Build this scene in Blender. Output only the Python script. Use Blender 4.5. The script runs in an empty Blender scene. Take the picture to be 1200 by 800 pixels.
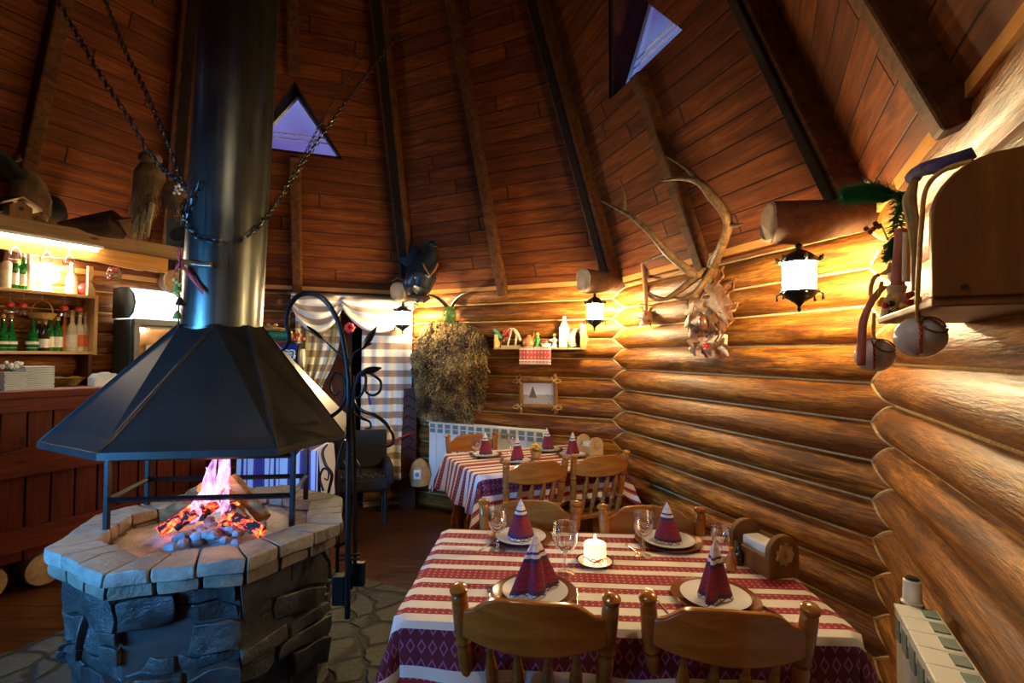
import bpy, bmesh, math, random
from math import sin, cos, tan, pi, radians as R, sqrt, atan2
from mathutils import Vector as V, Matrix, noise
random.seed(7)
SC = bpy.context.scene
COL = SC.collection
# ------------------------------------------------------------------ camera
F = 590.0
CAM = V((0, 0, 1.5))
CR = Matrix.Rotation(R(90 + 1.55), 4, 'X') @ Matrix.Rotation(R(0.49), 4, 'Z')
def ray(px, py):
    return (CR.to_3x3() @ V(((px - 600) / F, -(py - 400) / F, -1.0)))
def W(px, py, Y):                      # point at forward distance Y
    d = ray(px, py); return CAM + d * (Y / d.y)
def G(px, py, h):                      # point on the level plane z = h
    d = ray(px, py); return CAM + d * ((h - 1.5) / d.z)
# ------------------------------------------------------------------ room: a regular octagon
CX, CY, AP = -1.23, 2.33, 2.63
SIDE = 2 * AP * tan(R(22.5)); RAD = AP / cos(R(22.5))
AZ = dict(B=71.6, A=26.6, H=-18.4, G=-63.4, C=116.6, D=161.6, E=206.6, F=251.6)
WH = 2.1
def nrm(k): a = R(AZ[k]); return V((sin(a), cos(a), 0))
def Wl(k, px, py, off):                # point on the plane standing off the wall's inner face
    n = nrm(k); d = ray(px, py); c = V((CX, CY, 0))
    t = (AP - off - (CAM - c).dot(n)) / d.dot(n)
    return CAM + d * t
def wallM(k):                          # local frame: X along wall (left to right seen from inside), Y outward, Z up
    n = nrm(k); y = n; x = V((n.y, -n.x, 0)); z = V((0, 0, 1))
    o = V((CX, CY, 0)) + n * AP - x * (SIDE / 2)
    M = Matrix.Identity(4)
    for i in range(3): M[i][0] = x[i]; M[i][1] = y[i]; M[i][2] = z[i]; M[i][3] = o[i]
    return M
def corner(k1, k2):
    a = R(AZ[k1] + 22.5); return V((CX + RAD * sin(a), CY + RAD * cos(a), 0))
# ------------------------------------------------------------------ mesh builder
class MB:
    def __init__(s): s.v = []; s.f = []; s.uv = []; s.mi = []; s.cur = 0
    def add(s, vs, fs, uvs=None):
        b = len(s.v); s.v += [V(p) for p in vs]
        for i, f in enumerate(fs):
            s.f.append([b + j for j in f]); s.mi.append(s.cur)
            s.uv.append(uvs[i] if uvs else None)
        return s
    def box(s, c, sz, M=None):
        M = M or Matrix.Identity(4); c = V(c)
        vs = [M @ (c + V((x * sz[0] / 2, y * sz[1] / 2, z * sz[2] / 2))) for z in (-1, 1) for y in (-1, 1) for x in (-1, 1)]
        return s.add(vs, [(0, 2, 3, 1), (4, 5, 7, 6), (0, 1, 5, 4), (2, 6, 7, 3), (0, 4, 6, 2), (1, 3, 7, 5)])
    def tube(s, pts, r, n=8, cap=True, flat=None):
        pts = [V(p) for p in pts]; m = len(pts)
        rs = r if isinstance(r, (list, tuple)) else [r] * m
        if len(rs) != m: rs = [rs[0] + (rs[-1] - rs[0]) * i / (m - 1) for i in range(m)] if len(rs) == 2 else rs
        up = None; vs = []; fs = []
        for i, p in enumerate(pts):
            t = (pts[min(i + 1, m - 1)] - pts[max(i - 1, 0)])
            if t.length < 1e-9: t = V((0, 0, 1))
            t.normalize()
            if up is None:
                up = t.cross(V((0, 0, 1)) if abs(t.z) < .9 else V((1, 0, 0))).normalized()
            else:
                up = (up - t * up.dot(t))
                if up.length < 1e-6: up = t.orthogonal()
                up.normalize()
            w = t.cross(up)
            for j in range(n):
                a = 2 * pi * j / n
                vs.append(p + (up * cos(a) + w * sin(a) * (flat or 1)) * rs[i])
        for i in range(m - 1):
            for j in range(n):
                k = (j + 1) % n
                fs.append((i * n + j, i * n + k, (i + 1) * n + k, (i + 1) * n + j))
        if cap:
            fs.append(tuple(reversed(range(n)))); fs.append(tuple((m - 1) * n + j for j in range(n)))
        return s.add(vs, fs)
    def lathe(s, prof, n=16, M=None, cap=True):
        M = M or Matrix.Identity(4); vs = []; fs = []
        for r, z in prof:
            for j in range(n):
                a = 2 * pi * j / n; vs.append(M @ V((r * cos(a), r * sin(a), z)))
        m = len(prof)
        for i in range(m - 1):
            for j in range(n):
                k = (j + 1) % n
                fs.append((i * n + j, i * n + k, (i + 1) * n + k, (i + 1) * n + j))
        if cap:
            if prof[0][0] > 1e-4: fs.append(tuple(reversed(range(n))))
            if prof[-1][0] > 1e-4: fs.append(tuple((m - 1) * n + j for j in range(n)))
        return s.add(vs, fs)
    def prism(s, poly, d0, d1, M=None):    # polygon in local XY, from z=d0 to z=d1
        M = M or Matrix.Identity(4); n = len(poly)
        vs = [M @ V((x, y, d0)) for x, y in poly] + [M @ V((x, y, d1)) for x, y in poly]
        fs = [tuple(reversed(range(n))), tuple(range(n, 2 * n))]
        for i in range(n):
            j = (i + 1) % n; fs.append((i, j, n + j, n + i))
        return s.add(vs, fs)
    def ball(s, c, r, n=12, m=8, M=None):
        if not isinstance(r, (list, tuple)): r = (r, r, r)
        M = M or Matrix.Identity(4); c = V(c); vs = [M @ (c + V((0, 0, -r[2])))]; fs = []
        for i in range(1, m):
            a = -pi / 2 + pi * i / m
            for j in range(n):
                b = 2 * pi * j / n
                vs.append(M @ (c + V((r[0] * cos(a) * cos(b), r[1] * cos(a) * sin(b), r[2] * sin(a)))))
        vs.append(M @ (c + V((0, 0, r[2])))); L = len(vs) - 1
        for j in range(n):
            k = (j + 1) % n
            fs.append((0, 1 + k, 1 + j)); fs.append((L, 1 + (m - 2) * n + j, 1 + (m - 2) * n + k))
            for i in range(m - 2):
                fs.append((1 + i * n + j, 1 + i * n + k, 1 + (i + 1) * n + k, 1 + (i + 1) * n + j))
        return s.add(vs, fs)
    def link(s, c, t, side, L, w, r):      # chain link: stadium torus
        t = t.normalized(); side = (side - t * side.dot(t)).normalized(); pts = []
        for i in range(12):
            a = 2 * pi * i / 12; x = cos(a) * w; y = sin(a) * w + (L / 2 - w) * (1 if sin(a) > 0 else -1)
            pts.append(c + side * x + t * y)
        nn = t.cross(side); vs = []; fs = []
        for i, p in enumerate(pts):
            o = (p - c).normalized()
            for j in range(4):
                b = 2 * pi * j / 4; vs.append(p + (o * cos(b) + nn * sin(b)) * r)
        for i in range(12):
            for j in range(4):
                fs.append((i * 4 + j, ((i + 1) % 12) * 4 + j, ((i + 1) % 12) * 4 + (j + 1) % 4, i * 4 + (j + 1) % 4))
        return s.add(vs, fs)
    def grid(s, fn, nu, nv, uvf=None, closed=False):
        vs = [fn(i / nu, j / nv) for j in range(nv + 1) for i in range(nu + 1)]; fs = []; uv = []
        for j in range(nv):
            for i in range(nu):
                q = (j * (nu + 1) + i, j * (nu + 1) + i + 1, (j + 1) * (nu + 1) + i + 1, (j + 1) * (nu + 1) + i)
                fs.append(q)
                if uvf: uv.append([uvf(i / nu, j / nv), uvf((i + 1) / nu, j / nv), uvf((i + 1) / nu, (j + 1) / nv), uvf(i / nu, (j + 1) / nv)])
        return s.add(vs, fs, uv if uvf else None)
    def build(s, name, mat, parent=None, world=False, loc=None, rot=None, smooth=35, bevel=0, solid=0, sub=0, fixn=True):
        me = bpy.data.meshes.new(name)
        vs = s.v
        if world and parent is not None:
            I = WM(parent).inverted(); vs = [I @ p for p in vs]
        elif world and loc is not None:
            vs = [p - V(loc) for p in vs]
        me.from_pydata([tuple(p) for p in vs], [], s.f)
        if any(u is not None for u in s.uv):
            ul = me.uv_layers.new(name='UVMap'); k = 0
            for u, f in zip(s.uv, s.f):
                for q in range(len(f)):
                    ul.data[k].uv = u[q] if u else (0, 0); k += 1
        mats = mat if isinstance(mat, (list, tuple)) else [mat]
        for m in mats: me.materials.append(m)
        if len(mats) > 1:
            me.polygons.foreach_set('material_index', s.mi)
        if fixn:
            bm = bmesh.new(); bm.from_mesh(me); bmesh.ops.recalc_face_normals(bm, faces=bm.faces); bm.to_mesh(me); bm.free()
        if smooth:
            me.polygons.foreach_set('use_smooth', [True] * len(me.polygons)); me.set_sharp_from_angle(angle=R(smooth))
        me.update()
        o = bpy.data.objects.new(name, me); COL.objects.link(o)
        if parent is not None: o.parent = parent
        if loc is not None: o.location = loc
        if rot is not None: o.rotation_euler = rot
        if solid:
            q = o.modifiers.new('s', 'SOLIDIFY'); q.thickness = solid; q.offset = 0
        if bevel:
            q = o.modifiers.new('b', 'BEVEL'); q.width = bevel; q.segments = 2; q.limit_method = 'ANGLE'; q.angle_limit = R(40)
        if sub:
            q = o.modifiers.new('u', 'SUBSURF'); q.levels = sub; q.render_levels = sub
        return o
def WM(o):
    M = o.matrix_basis.copy()
    while o.parent is not None:
        o = o.parent; M = o.matrix_basis @ M
    return M
def thing(name, label, cat, loc=(0, 0, 0), rz=0, group=None):
    o = bpy.data.objects.new(name, None); COL.objects.link(o); o.empty_display_size = .05
    o.location = loc; o.rotation_euler = (0, 0, rz); return tag(o, label, cat, group)
def tag(o, label, cat, group=None, kind=None):
    o['label'] = label; o['category'] = cat
    if group: o['group'] = group
    if kind: o['kind'] = kind
    return o
def struct(o, label=None):
    o['kind'] = 'structure'
    if label: o['label'] = label
    return o
def kids(o): return [c for c in bpy.data.objects if c.parent == o]
def dup(o, loc=None, rz=None, label=None, parent=None, rot=None):
    c = o.copy(); COL.objects.link(c)
    if parent is not None: c.parent = parent
    if loc is not None: c.location = loc
    if rz is not None: c.rotation_euler = (0, 0, rz)
    if rot is not None: c.rotation_euler = rot
    if label: c['label'] = label
    for k in kids(o): dup(k, parent=c)
    return c
def smoothpath(pts, k=6):
    pts = [V(p) for p in pts]; out = []
    for i in range(len(pts) - 1):
        p0 = pts[max(i - 1, 0)]; p1 = pts[i]; p2 = pts[i + 1]; p3 = pts[min(i + 2, len(pts) - 1)]
        for j in range(k):
            t = j / k
            out.append(.5 * ((2 * p1) + (p2 - p0) * t + (2 * p0 - 5 * p1 + 4 * p2 - p3) * t * t + (3 * p1 - p0 - 3 * p2 + p3) * t ** 3))
    out.append(pts[-1]); return out
def lerp_r(rs, n):
    out = []
    for i in range(n):
        t = i / (n - 1) * (len(rs) - 1); a = min(int(t), len(rs) - 2); out.append(rs[a] + (rs[a + 1] - rs[a]) * (t - a))
    return out
def frame(o, x, y, z):
    M = Matrix.Identity(4)
    for i in range(3): M[i][0] = x[i]; M[i][1] = y[i]; M[i][2] = z[i]; M[i][3] = o[i]
    return M
def T(x, y, z): return Matrix.Translation((x, y, z))
def RZ(a): return Matrix.Rotation(a, 4, 'Z')
def RX(a): return Matrix.Rotation(a, 4, 'X')
def RY(a): return Matrix.Rotation(a, 4, 'Y')
# ------------------------------------------------------------------ materials
class NT:
    def __init__(s, name):
        s.m = bpy.data.materials.new(name); s.m.use_nodes = True; s.t = s.m.node_tree; s.n = s.t.nodes
        s.b = s.n['Principled BSDF']; s.out = s.n['Material Output']
    def new(s, ty, **kw):
        n = s.n.new('ShaderNode' + ty)
        for k, v in kw.items():
            if k.startswith('i_'): n.inputs[k[2:].replace('_', ' ')].default_value = v
            else: setattr(n, k, v)
        return n
    def l(s, a, b): s.t.links.new(a, b)
    def math(s, op, a, b=None, c=None, clamp=False):
        n = s.n.new('ShaderNodeMath'); n.operation = op; n.use_clamp = clamp
        for i, x in enumerate((a, b, c)):
            if x is None: continue
            if hasattr(x, 'links'): s.l(x, n.inputs[i])
            else: n.inputs[i].default_value = x
        return n.outputs[0]
    def ramp(s, fac, stops, interp='LINEAR'):
        n = s.n.new('ShaderNodeValToRGB'); r = n.color_ramp; r.interpolation = interp
        while len(r.elements) > 1: r.elements.remove(r.elements[-1])
        r.elements[0].position = stops[0][0]; r.elements[0].color = c4(stops[0][1])
        for p, c in stops[1:]:
            e = r.elements.new(p); e.color = c4(c)
        s.l(fac, n.inputs[0]); return n.outputs[0]
    def mix(s, fac, a, b, mode='MIX'):
        n = s.n.new('ShaderNodeMix'); n.data_type = 'RGBA'; n.blend_type = mode
        for i, x in ((0, fac), (6, a), (7, b)):
            if hasattr(x, 'links'): s.l(x, n.inputs[i])
            else: n.inputs[i].default_value = x if i == 0 else c4(x)
        return n.outputs[2]
    def bump(s, h, st=.3, dist=.01):
        n = s.new('Bump'); n.inputs['Strength'].default_value = st; n.inputs['Distance'].default_value = dist
        s.l(h, n.inputs['Height']); s.l(n.outputs[0], s.b.inputs['Normal'])
    def coord(s, kind='Object', sc=(1, 1, 1), rot=(0, 0, 0)):
        c = s.new('TexCoord'); m = s.new('Mapping'); m.inputs['Scale'].default_value = sc; m.inputs['Rotation'].default_value = rot
        s.l(c.outputs[kind], m.inputs['Vector']); return m.outputs[0]
    def noise(s, vec, scale=5, detail=4, rough=.55, dist=0):
        n = s.new('TexNoise'); n.inputs['Scale'].default_value = scale; n.inputs['Detail'].default_value = detail
        n.inputs['Roughness'].default_value = rough; n.inputs['Distortion'].default_value = dist
        s.l(vec, n.inputs['Vector']); return n.outputs['Fac']
    def xyz(s, vec):
        n = s.new('SeparateXYZ'); s.l(vec, n.inputs[0]); return n.outputs
    def base(s, c):
        if hasattr(c, 'links'): s.l(c, s.b.inputs['Base Color'])
        else: s.b.inputs['Base Color'].default_value = c4(c)
    def set(s, **kw):
        for k, v in kw.items(): s.b.inputs[k.replace('_', ' ')].default_value = v
        return s
def c4(c): return (c[0], c[1], c[2], 1) if len(c) == 3 else c
def flat(name, c, rough=.5, metal=0, var=.25, scale=30, bump=.1, coat=0, **kw):
    n = NT(name); v = n.coord('Object'); f = n.noise(v, scale, 3)
    d = tuple(x * (1 - var) for x in c)
    n.base(n.ramp(f, [(.3, d), (.7, c)])); n.set(Roughness=rough, Metallic=metal)
    if coat: n.b.inputs['Coat Weight'].default_value = coat; n.b.inputs['Coat Roughness'].default_value = .1
    if bump: n.bump(f, bump, .004)
    for k, x in kw.items(): n.b.inputs[k.replace('_', ' ')].default_value = x
    return n.m
def emis(name, c, st, var=None):
    n = NT(name); n.base((0, 0, 0)); n.b.inputs['Emission Color'].default_value = c4(c); n.b.inputs['Emission Strength'].default_value = st
    return n.m
def wood(name, dark, light, sc=(1, 12, 12), scale=2.2, rough=.5, bump=.25, coat=0, knots=True, coord='Object'):
    n = NT(name); v = n.coord(coord, sc)
    f = n.noise(v, scale, 7, .62, .6); g = n.noise(n.coord(coord, tuple(x * 3.5 for x in sc)), scale * 2, 4, .6)
    c = n.ramp(f, [(.28, dark), (.5, tuple((a + b) / 2 for a, b in zip(dark, light))), (.72, light)])
    c = n.mix(n.math('MULTIPLY', g, .45), c, tuple(x * .45 for x in dark))
    if knots:
        vo = n.new('TexVoronoi'); vo.inputs['Scale'].default_value = 1.6
        n.l(n.coord(coord, tuple(1 + (x - 1) * .12 for x in sc)), vo.inputs['Vector'])
        k = n.ramp(vo.outputs['Distance'], [(.02, (1, 1, 1)), (.07, (0, 0, 0))])
        c = n.mix(k, c, tuple(x * .3 for x in dark))
    n.base(c); n.set(Roughness=rough); n.b.inputs['Specular IOR Level'].default_value = .5 if coat else .18; n.bump(n.math('ADD', f, n.math('MULTIPLY', g, .5)), bump, .006)
    if coat: n.b.inputs['Coat Weight'].default_value = coat; n.b.inputs['Coat Roughness'].default_value = .12
    return n.m
def glassy(name, c=(1, 1, 1), tr=.85, rough=.05):
    n = NT(name); n.base(c); n.set(Roughness=rough, IOR=1.45)
    t = n.new('BsdfTransparent'); t.inputs[0].default_value = c4(c)
    lw = n.new('LayerWeight'); lw.inputs['Blend'].default_value = .35
    fac = n.math('ADD', n.math('MULTIPLY', lw.outputs['Facing'], .75), 1 - tr, clamp=True)
    g = n.new('BsdfGlossy'); g.inputs['Roughness'].default_value = rough; g.inputs[0].default_value = (.9, .95, 1, 1)
    mx = n.new('MixShader'); n.l(fac, mx.inputs[0]); n.l(t.outputs[0], mx.inputs[1]); n.l(g.outputs[0], mx.inputs[2])
    n.l(mx.outputs[0], n.out.inputs[0]); return n.m
M = {}
PIT = .1687
def log_mat(name, off, tone=1.0):
    n = NT(name); v = n.coord('Object', (1, 1, 1)); x = n.xyz(v)
    idx = n.math('FLOOR', n.math('DIVIDE', n.math('SUBTRACT', x[2], off), PIT))
    wn = n.new('TexWhiteNoise', noise_dimensions='1D'); n.l(idx, wn.inputs['W'])
    cb = n.new('CombineXYZ'); n.l(n.math('ADD', x[0], n.math('MULTIPLY', wn.outputs[0], 40)), cb.inputs[0]); n.l(n.math('MULTIPLY', x[1], 9), cb.inputs[1]); n.l(n.math('MULTIPLY', x[2], 9), cb.inputs[2])
    f = n.noise(cb.outputs[0], 2.0, 8, .6, 1.2)
    cb2 = n.new('CombineXYZ'); n.l(n.math('MULTIPLY', x[0], 6), cb2.inputs[0]); n.l(n.math('MULTIPLY', x[1], 60), cb2.inputs[1]); n.l(n.math('MULTIPLY', x[2], 60), cb2.inputs[2])
    g = n.noise(cb2.outputs[0], 2.0, 5, .65)
    c = n.ramp(f, [(.34, (.055, .013, .001)), (.45, (.22, .066, .006)), (.56, (.44, .165, .018)), (.70, (.68, .33, .052))])
    c = n.mix(n.math('MULTIPLY', wn.outputs[0], .45), c, (.20, .065, .010))
    c = n.mix(n.ramp(g, [(.38, (.8,) * 3), (.56, (0,) * 3)]), c, (.09, .025, .004))
    # drying cracks and knots
    cb3 = n.new('CombineXYZ'); n.l(n.math('ADD', x[0], n.math('MULTIPLY', wn.outputs[0], 17)), cb3.inputs[0]); n.l(n.math('MULTIPLY', x[1], 0), cb3.inputs[1]); n.l(n.math('MULTIPLY', x[2], 2.2), cb3.inputs[2])
    vo = n.new('TexVoronoi'); vo.inputs['Scale'].default_value = 2.6; n.l(cb3.outputs[0], vo.inputs['Vector'])
    k = n.ramp(vo.outputs['Distance'], [(.03, (1, 1, 1)), (.085, (0, 0, 0))]); c = n.mix(k, c, (.10, .03, .008))
    n.base(c); n.set(Roughness=.45); n.b.inputs['Specular IOR Level'].default_value = .3; n.b.inputs['Coat Weight'].default_value = .10; n.b.inputs['Coat Roughness'].default_value = .3
    n.bump(n.math('ADD', f, n.math('MULTIPLY', g, .8)), .7, .010); return n.m
M['logA'] = log_mat('log_wood_pale', .80); M['logB'] = log_mat('log_wood_warm', .717)
M['rope'] = flat('rope_caulk', (.75, .50, .20), .8, var=.5, scale=120, bump=.4)
def board_mat(name, w, cols, dark, rough=.5, coord='UV', bump=.6):
    n = NT(name); v = n.coord(coord); x = n.xyz(v)
    q = n.math('DIVIDE', x[1], w); idx = n.math('FLOOR', q); fr = n.math('FRACT', q)
    wn = n.new('TexWhiteNoise', noise_dimensions='1D'); n.l(idx, wn.inputs['W'])
    # butt joints along each board
    u2 = n.math('ADD', n.math('DIVIDE', x[0], 2.4), n.math('MULTIPLY', wn.outputs[0], 7)); j = n.math('FLOOR', u2)
    wn2 = n.new('TexWhiteNoise', noise_dimensions='2D'); cbj = n.new('CombineXYZ'); n.l(idx, cbj.inputs[0]); n.l(j, cbj.inputs[1]); n.l(cbj.outputs[0], wn2.inputs['Vector'])
    cb = n.new('CombineXYZ'); n.l(n.math('ADD', x[0], n.math('MULTIPLY', wn2.outputs[0], 30)), cb.inputs[0]); n.l(n.math('MULTIPLY', x[1], 10), cb.inputs[1])
    f = n.noise(cb.outputs[0], 2.4, 7, .6, 1.0)
    c = n.ramp(f, [(.25, cols[0]), (.5, cols[1]), (.75, cols[2])])
    c = n.mix(n.math('MULTIPLY', wn2.outputs[0], .6), c, cols[0])
    vo = n.new('TexVoronoi'); vo.inputs['Scale'].default_value = 3.0
    cb4 = n.new('CombineXYZ'); n.l(x[0], cb4.inputs[0]); n.l(n.math('MULTIPLY', x[1], 1.6), cb4.inputs[1]); n.l(cb4.outputs[0], vo.inputs['Vector'])
    c = n.mix(n.ramp(vo.outputs['Distance'], [(.02, (.8,) * 3), (.07, (0,) * 3)]), c, tuple(t * .25 for t in cols[0]))
    e = n.math('ABSOLUTE', n.math('SUBTRACT', fr, .5)); gap = n.ramp(e, [(.46, (0,) * 3), (.492, (1,) * 3)])
    e2 = n.math('ABSOLUTE', n.math('SUBTRACT', n.math('FRACT', u2), .5)); gap2 = n.ramp(e2, [(.4982, (0,) * 3), (.4994, (1,) * 3)])
    gp = n.math('MAXIMUM', gap, gap2); c = n.mix(gp, c, dark); n.base(c); n.set(Roughness=rough); n.b.inputs['Specular IOR Level'].default_value = .18
    n.bump(n.math('ADD', n.math('MULTIPLY', f, .4), n.math('SUBTRACT', 1, gp)), bump, .008); return n.m
M['roof'] = board_mat('roof_boards', .115, [(.045, .008, .001), (.135, .030, .003), (.27, .075, .009)], (.015, .004, .002), .75)
M['rafter'] = wood('rafter_wood', (.03, .009, .002), (.17, .058, .012), (14, 1, 14), 2.0, .75)
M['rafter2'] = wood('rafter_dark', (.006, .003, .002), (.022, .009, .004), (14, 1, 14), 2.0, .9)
M['floorw'] = board_mat('floor_boards', .12, [(.045, .012, .003), (.115, .034, .008), (.22, .08, .02)], (.01, .004, .002), .33, 'Object', .25)
def stone_floor():
    n = NT('crazy_paving'); v = n.coord('Object'); w = n.noise(v, 4, 3)
    vv = n.new('VectorMath', operation='ADD'); n.l(v, vv.inputs[0])
    cb = n.new('CombineXYZ'); n.l(n.math('MULTIPLY', w, .18), cb.inputs[0]); n.l(n.math('MULTIPLY', w, .12), cb.inputs[1]); n.l(cb.outputs[0], vv.inputs[1])
    e = n.new('TexVoronoi', feature='DISTANCE_TO_EDGE'); e.inputs['Scale'].default_value = 5.5; n.l(vv.outputs[0], e.inputs['Vector'])
    c = n.new('TexVoronoi'); c.inputs['Scale'].default_value = 5.5; n.l(vv.outputs[0], c.inputs['Vector'])
    f = n.noise(v, 28, 6, .7)
    base = n.ramp(f, [(.3, (.03, .033, .022)), (.7, (.12, .125, .085))])
    base = n.mix(.4, base, n.ramp(n.xyz(c.outputs['Color'])[0], [(0, (.045, .05, .038)), (1, (.14, .14, .10))]))
    gap = n.ramp(e.outputs['Distance'], [(.03, (1,) * 3), (.09, (0,) * 3)])
    n.base(n.mix(gap, base, (.018, .018, .012))); n.set(Roughness=.6)
    n.bump(n.math('ADD', n.math('MULTIPLY', n.math('SUBTRACT', 1, gap), 1.0), n.math('MULTIPLY', f, .6)), .9, .02); return n.m
M['paving'] = stone_floor()
def rock(name, a, b, rough=.75):
    n = NT(name); v = n.coord('Object'); f = n.noise(v, 7, 8, .7, .4); g = n.noise(v, 40, 4, .7)
    n.base(n.mix(n.math('MULTIPLY', g, .5), n.ramp(f, [(.3, a), (.7, b)]), tuple(x * .6 for x in a))); n.set(Roughness=rough)
    n.bump(n.math('ADD', f, n.math('MULTIPLY', g, .5)), .8, .015); return n.m
M['rock'] = rock('dark_fieldstone', (.008, .008, .009), (.085, .082, .07), .36)
M['slab'] = rock('hearth_slab', (.12, .11, .085), (.38, .36, .29), .5)
M['brick'] = rock('hearth_brick', (.09, .07, .045), (.27, .22, .15), .6)
M['ash'] = rock('ash', (.26, .28, .30), (.74, .76, .78), .9)
M['mortar'] = flat('mortar_dark', (.035, .032, .028), .9)
def steel():
    n = NT('blued_steel'); v = n.coord('Object', (30, 30, 1)); f = n.noise(v, 1.5, 5, .6); g = n.noise(n.coord('Object'), 3, 4)
    n.base(n.ramp(g, [(.3, (.045, .05, .045)), (.7, (.14, .15, .125))])); n.set(Metallic=.85)
    n.l(n.ramp(f, [(.3, (.24,) * 3), (.7, (.42,) * 3)]), n.b.inputs['Roughness']); n.bump(f, .08, .003); return n.m
M['steel'] = steel()
M['hood'] = flat('hood_sheet_metal', (.055, .055, .05), .40, .75, var=.35, scale=6, bump=.05)
M['iron'] = flat('black_iron', (.012, .012, .012), .38, .6, var=.4, scale=60, bump=.2)
M['chain'] = flat('chain_steel', (.10, .09, .08), .35, .9, var=.4)
M['chairw'] = wood('varnished_beech', (.27, .085, .012), (.50, .20, .036), (3, 3, 14), 2.0, .22, .06, coat=.5, knots=False)
M['tablew'] = wood('dark_varnished_leg', (.14, .045, .012), (.28, .10, .025), (10, 10, 1), 2.0, .25, .08, coat=.4, knots=False)
M['boxw'] = wood('oak_box', (.16, .07, .022), (.34, .17, .055), (8, 8, 1.2), 2.4, .45, .15, knots=False)
M['palew'] = wood('pale_pine', (.55, .33, .12), (.75, .52, .24), (2, 8, 8), 2.4, .5, .15)
M['barred'] = wood('red_brown_board', (.045, .007, .003), (.15, .026, .008), (16, 16, 1.2), 2.0, .45, .2)
M['barredh'] = wood('red_brown_rail', (.055, .009, .004), (.19, .034, .010), (1.2, 16, 16), 2.0, .45, .2)
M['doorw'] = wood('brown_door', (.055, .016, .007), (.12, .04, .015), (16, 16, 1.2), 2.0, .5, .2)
M['beam'] = wood('bar_beam', (.20, .11, .045), (.38, .23, .10), (1.2, 16, 16), 2.0, .55, .25)
M['livee'] = wood('live_edge_board', (.45, .18, .04), (.70, .34, .08), (1.2, 16, 16), 2.0, .5, .25)
M['logend'] = flat('log_end_grain', (.55, .35, .15), .7, var=.5, scale=18)
M['logstub'] = wood('grey_log_stub', (.05, .028, .018), (.17, .09, .045), (2, 10, 10), 2.0, .6, .3)
M['white'] = flat('white_enamel', (.82, .84, .80), .3, 0, var=.05, scale=8, bump=.02, coat=.3)
M['grille'] = flat('grille_shadow', (.20, .27, .25), .6)
M['porc'] = flat('white_porcelain', (.82, .83, .84), .12, 0, var=.03, bump=0, coat=.5)
M['brown'] = flat('brown_glaze', (.22, .07, .025), .2, 0, var=.2, bump=0, coat=.5)
M['glass'] = glassy('clear_glass', (1, 1, 1), .86)
M['pane'] = glassy('window_glass', (1, 1, 1), .94)
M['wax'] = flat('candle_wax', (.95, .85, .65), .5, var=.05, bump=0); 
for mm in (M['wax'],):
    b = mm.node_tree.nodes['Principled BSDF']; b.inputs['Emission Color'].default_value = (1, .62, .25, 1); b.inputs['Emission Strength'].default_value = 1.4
M['flamec'] = emis('candle_flame', (1, .75, .35), 30)
M['red'] = flat('red_ribbon', (.55, .03, .03), .5)
M['steelbright'] = flat('cutlery_steel', (.75, .75, .76), .16, 1, var=.05, bump=0)
M['black'] = flat('black_plastic', (.012, .012, .014), .35)
M['blackfab'] = flat('black_fabric', (.015, .015, .018), .9)
M['lampglass'] = emis('lit_lantern_glass', (1.0, .74, .38), 330)
M['lampmetal'] = flat('green_black_cast_metal', (.035, .05, .045), .4, .7, var=.3)
M['pendant'] = emis('pendant_bulb', (1.0, .80, .54), 540)
M['tube'] = emis('fluorescent_tube', (1.0, .90, .70), 28)
M['barbulb'] = emis('bar_bulb', (1.0, .90, .72), 110)
M['antler'] = wood('antler_horn', (.06, .025, .008), (.32, .17, .055), (6, 6, 6), 4, .5, .4, knots=False)
M['oakleaf'] = flat('carved_oak_leaf', (.30, .095, .016), .5, var=.75, scale=40, bump=.4)
M['bone'] = flat('bone', (.60, .52, .38), .6)
M['green'] = flat('green_fir', (.015, .20, .07), .6, var=.5)
M['moss'] = flat('green_moss', (.22, .34, .06), .8, var=.5)
M['hay'] = flat('dry_straw', (.36, .27, .12), .8, var=.5)
M['furd'] = flat('brown_fur', (.20, .11, .045), .8, var=.6, scale=14)
M['feather'] = flat('black_feathers', (.02, .024, .026), .35, var=.5, scale=25)
M['yellow'] = flat('yellow_petals', (.75, .50, .08), .6)
M['redp'] = flat('red_petals', (.60, .03, .02), .5)
M['pink'] = flat('pink_cloth', (.55, .25, .28), .7)
M['bluefab'] = flat('violet_cloth', (.07, .06, .28), .8, var=.8, scale=60, bump=.5)
M['skyb'] = flat('ceramic_blue_grey', (.50, .53, .62), .15, var=.12, scale=9, bump=0, coat=.6)
M['bottleg'] = flat('green_bottle_glass', (.01, .22, .04), .08, var=.3, bump=0, coat=.6, **{'Transmission_Weight': .35})
M['bottled'] = flat('dark_bottle_glass', (.02, .02, .012), .08, bump=0, coat=.6)
M['bottlec'] = flat('clear_spirit_bottle', (.70, .66, .52), .1, bump=0, coat=.6)
M['bottlea'] = flat('amber_bottle', (.55, .20, .03), .1, bump=0, coat=.6)
M['labelw'] = flat('cream_label', (.80, .76, .62), .5, bump=0)
M['labelo'] = flat('orange_label', (.75, .16, .04), .5, bump=0)
M['wicker'] = flat('golden_wicker', (.62, .38, .10), .6, var=.5, scale=60, bump=.6)
M['foam'] = flat('pale_blue_foam', (.62, .72, .76), .6, var=.08)
M['fridgeb'] = flat('blue_sign_panel', (.01, .03, .30), .3, bump=0)
M['fridged'] = flat('dark_grey_fridge', (.03, .04, .04), .35)
M['fig'] = flat('glazed_green', (.10, .42, .12), .3)
M['clay'] = flat('fired_clay', (.50, .20, .06), .4)
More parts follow.
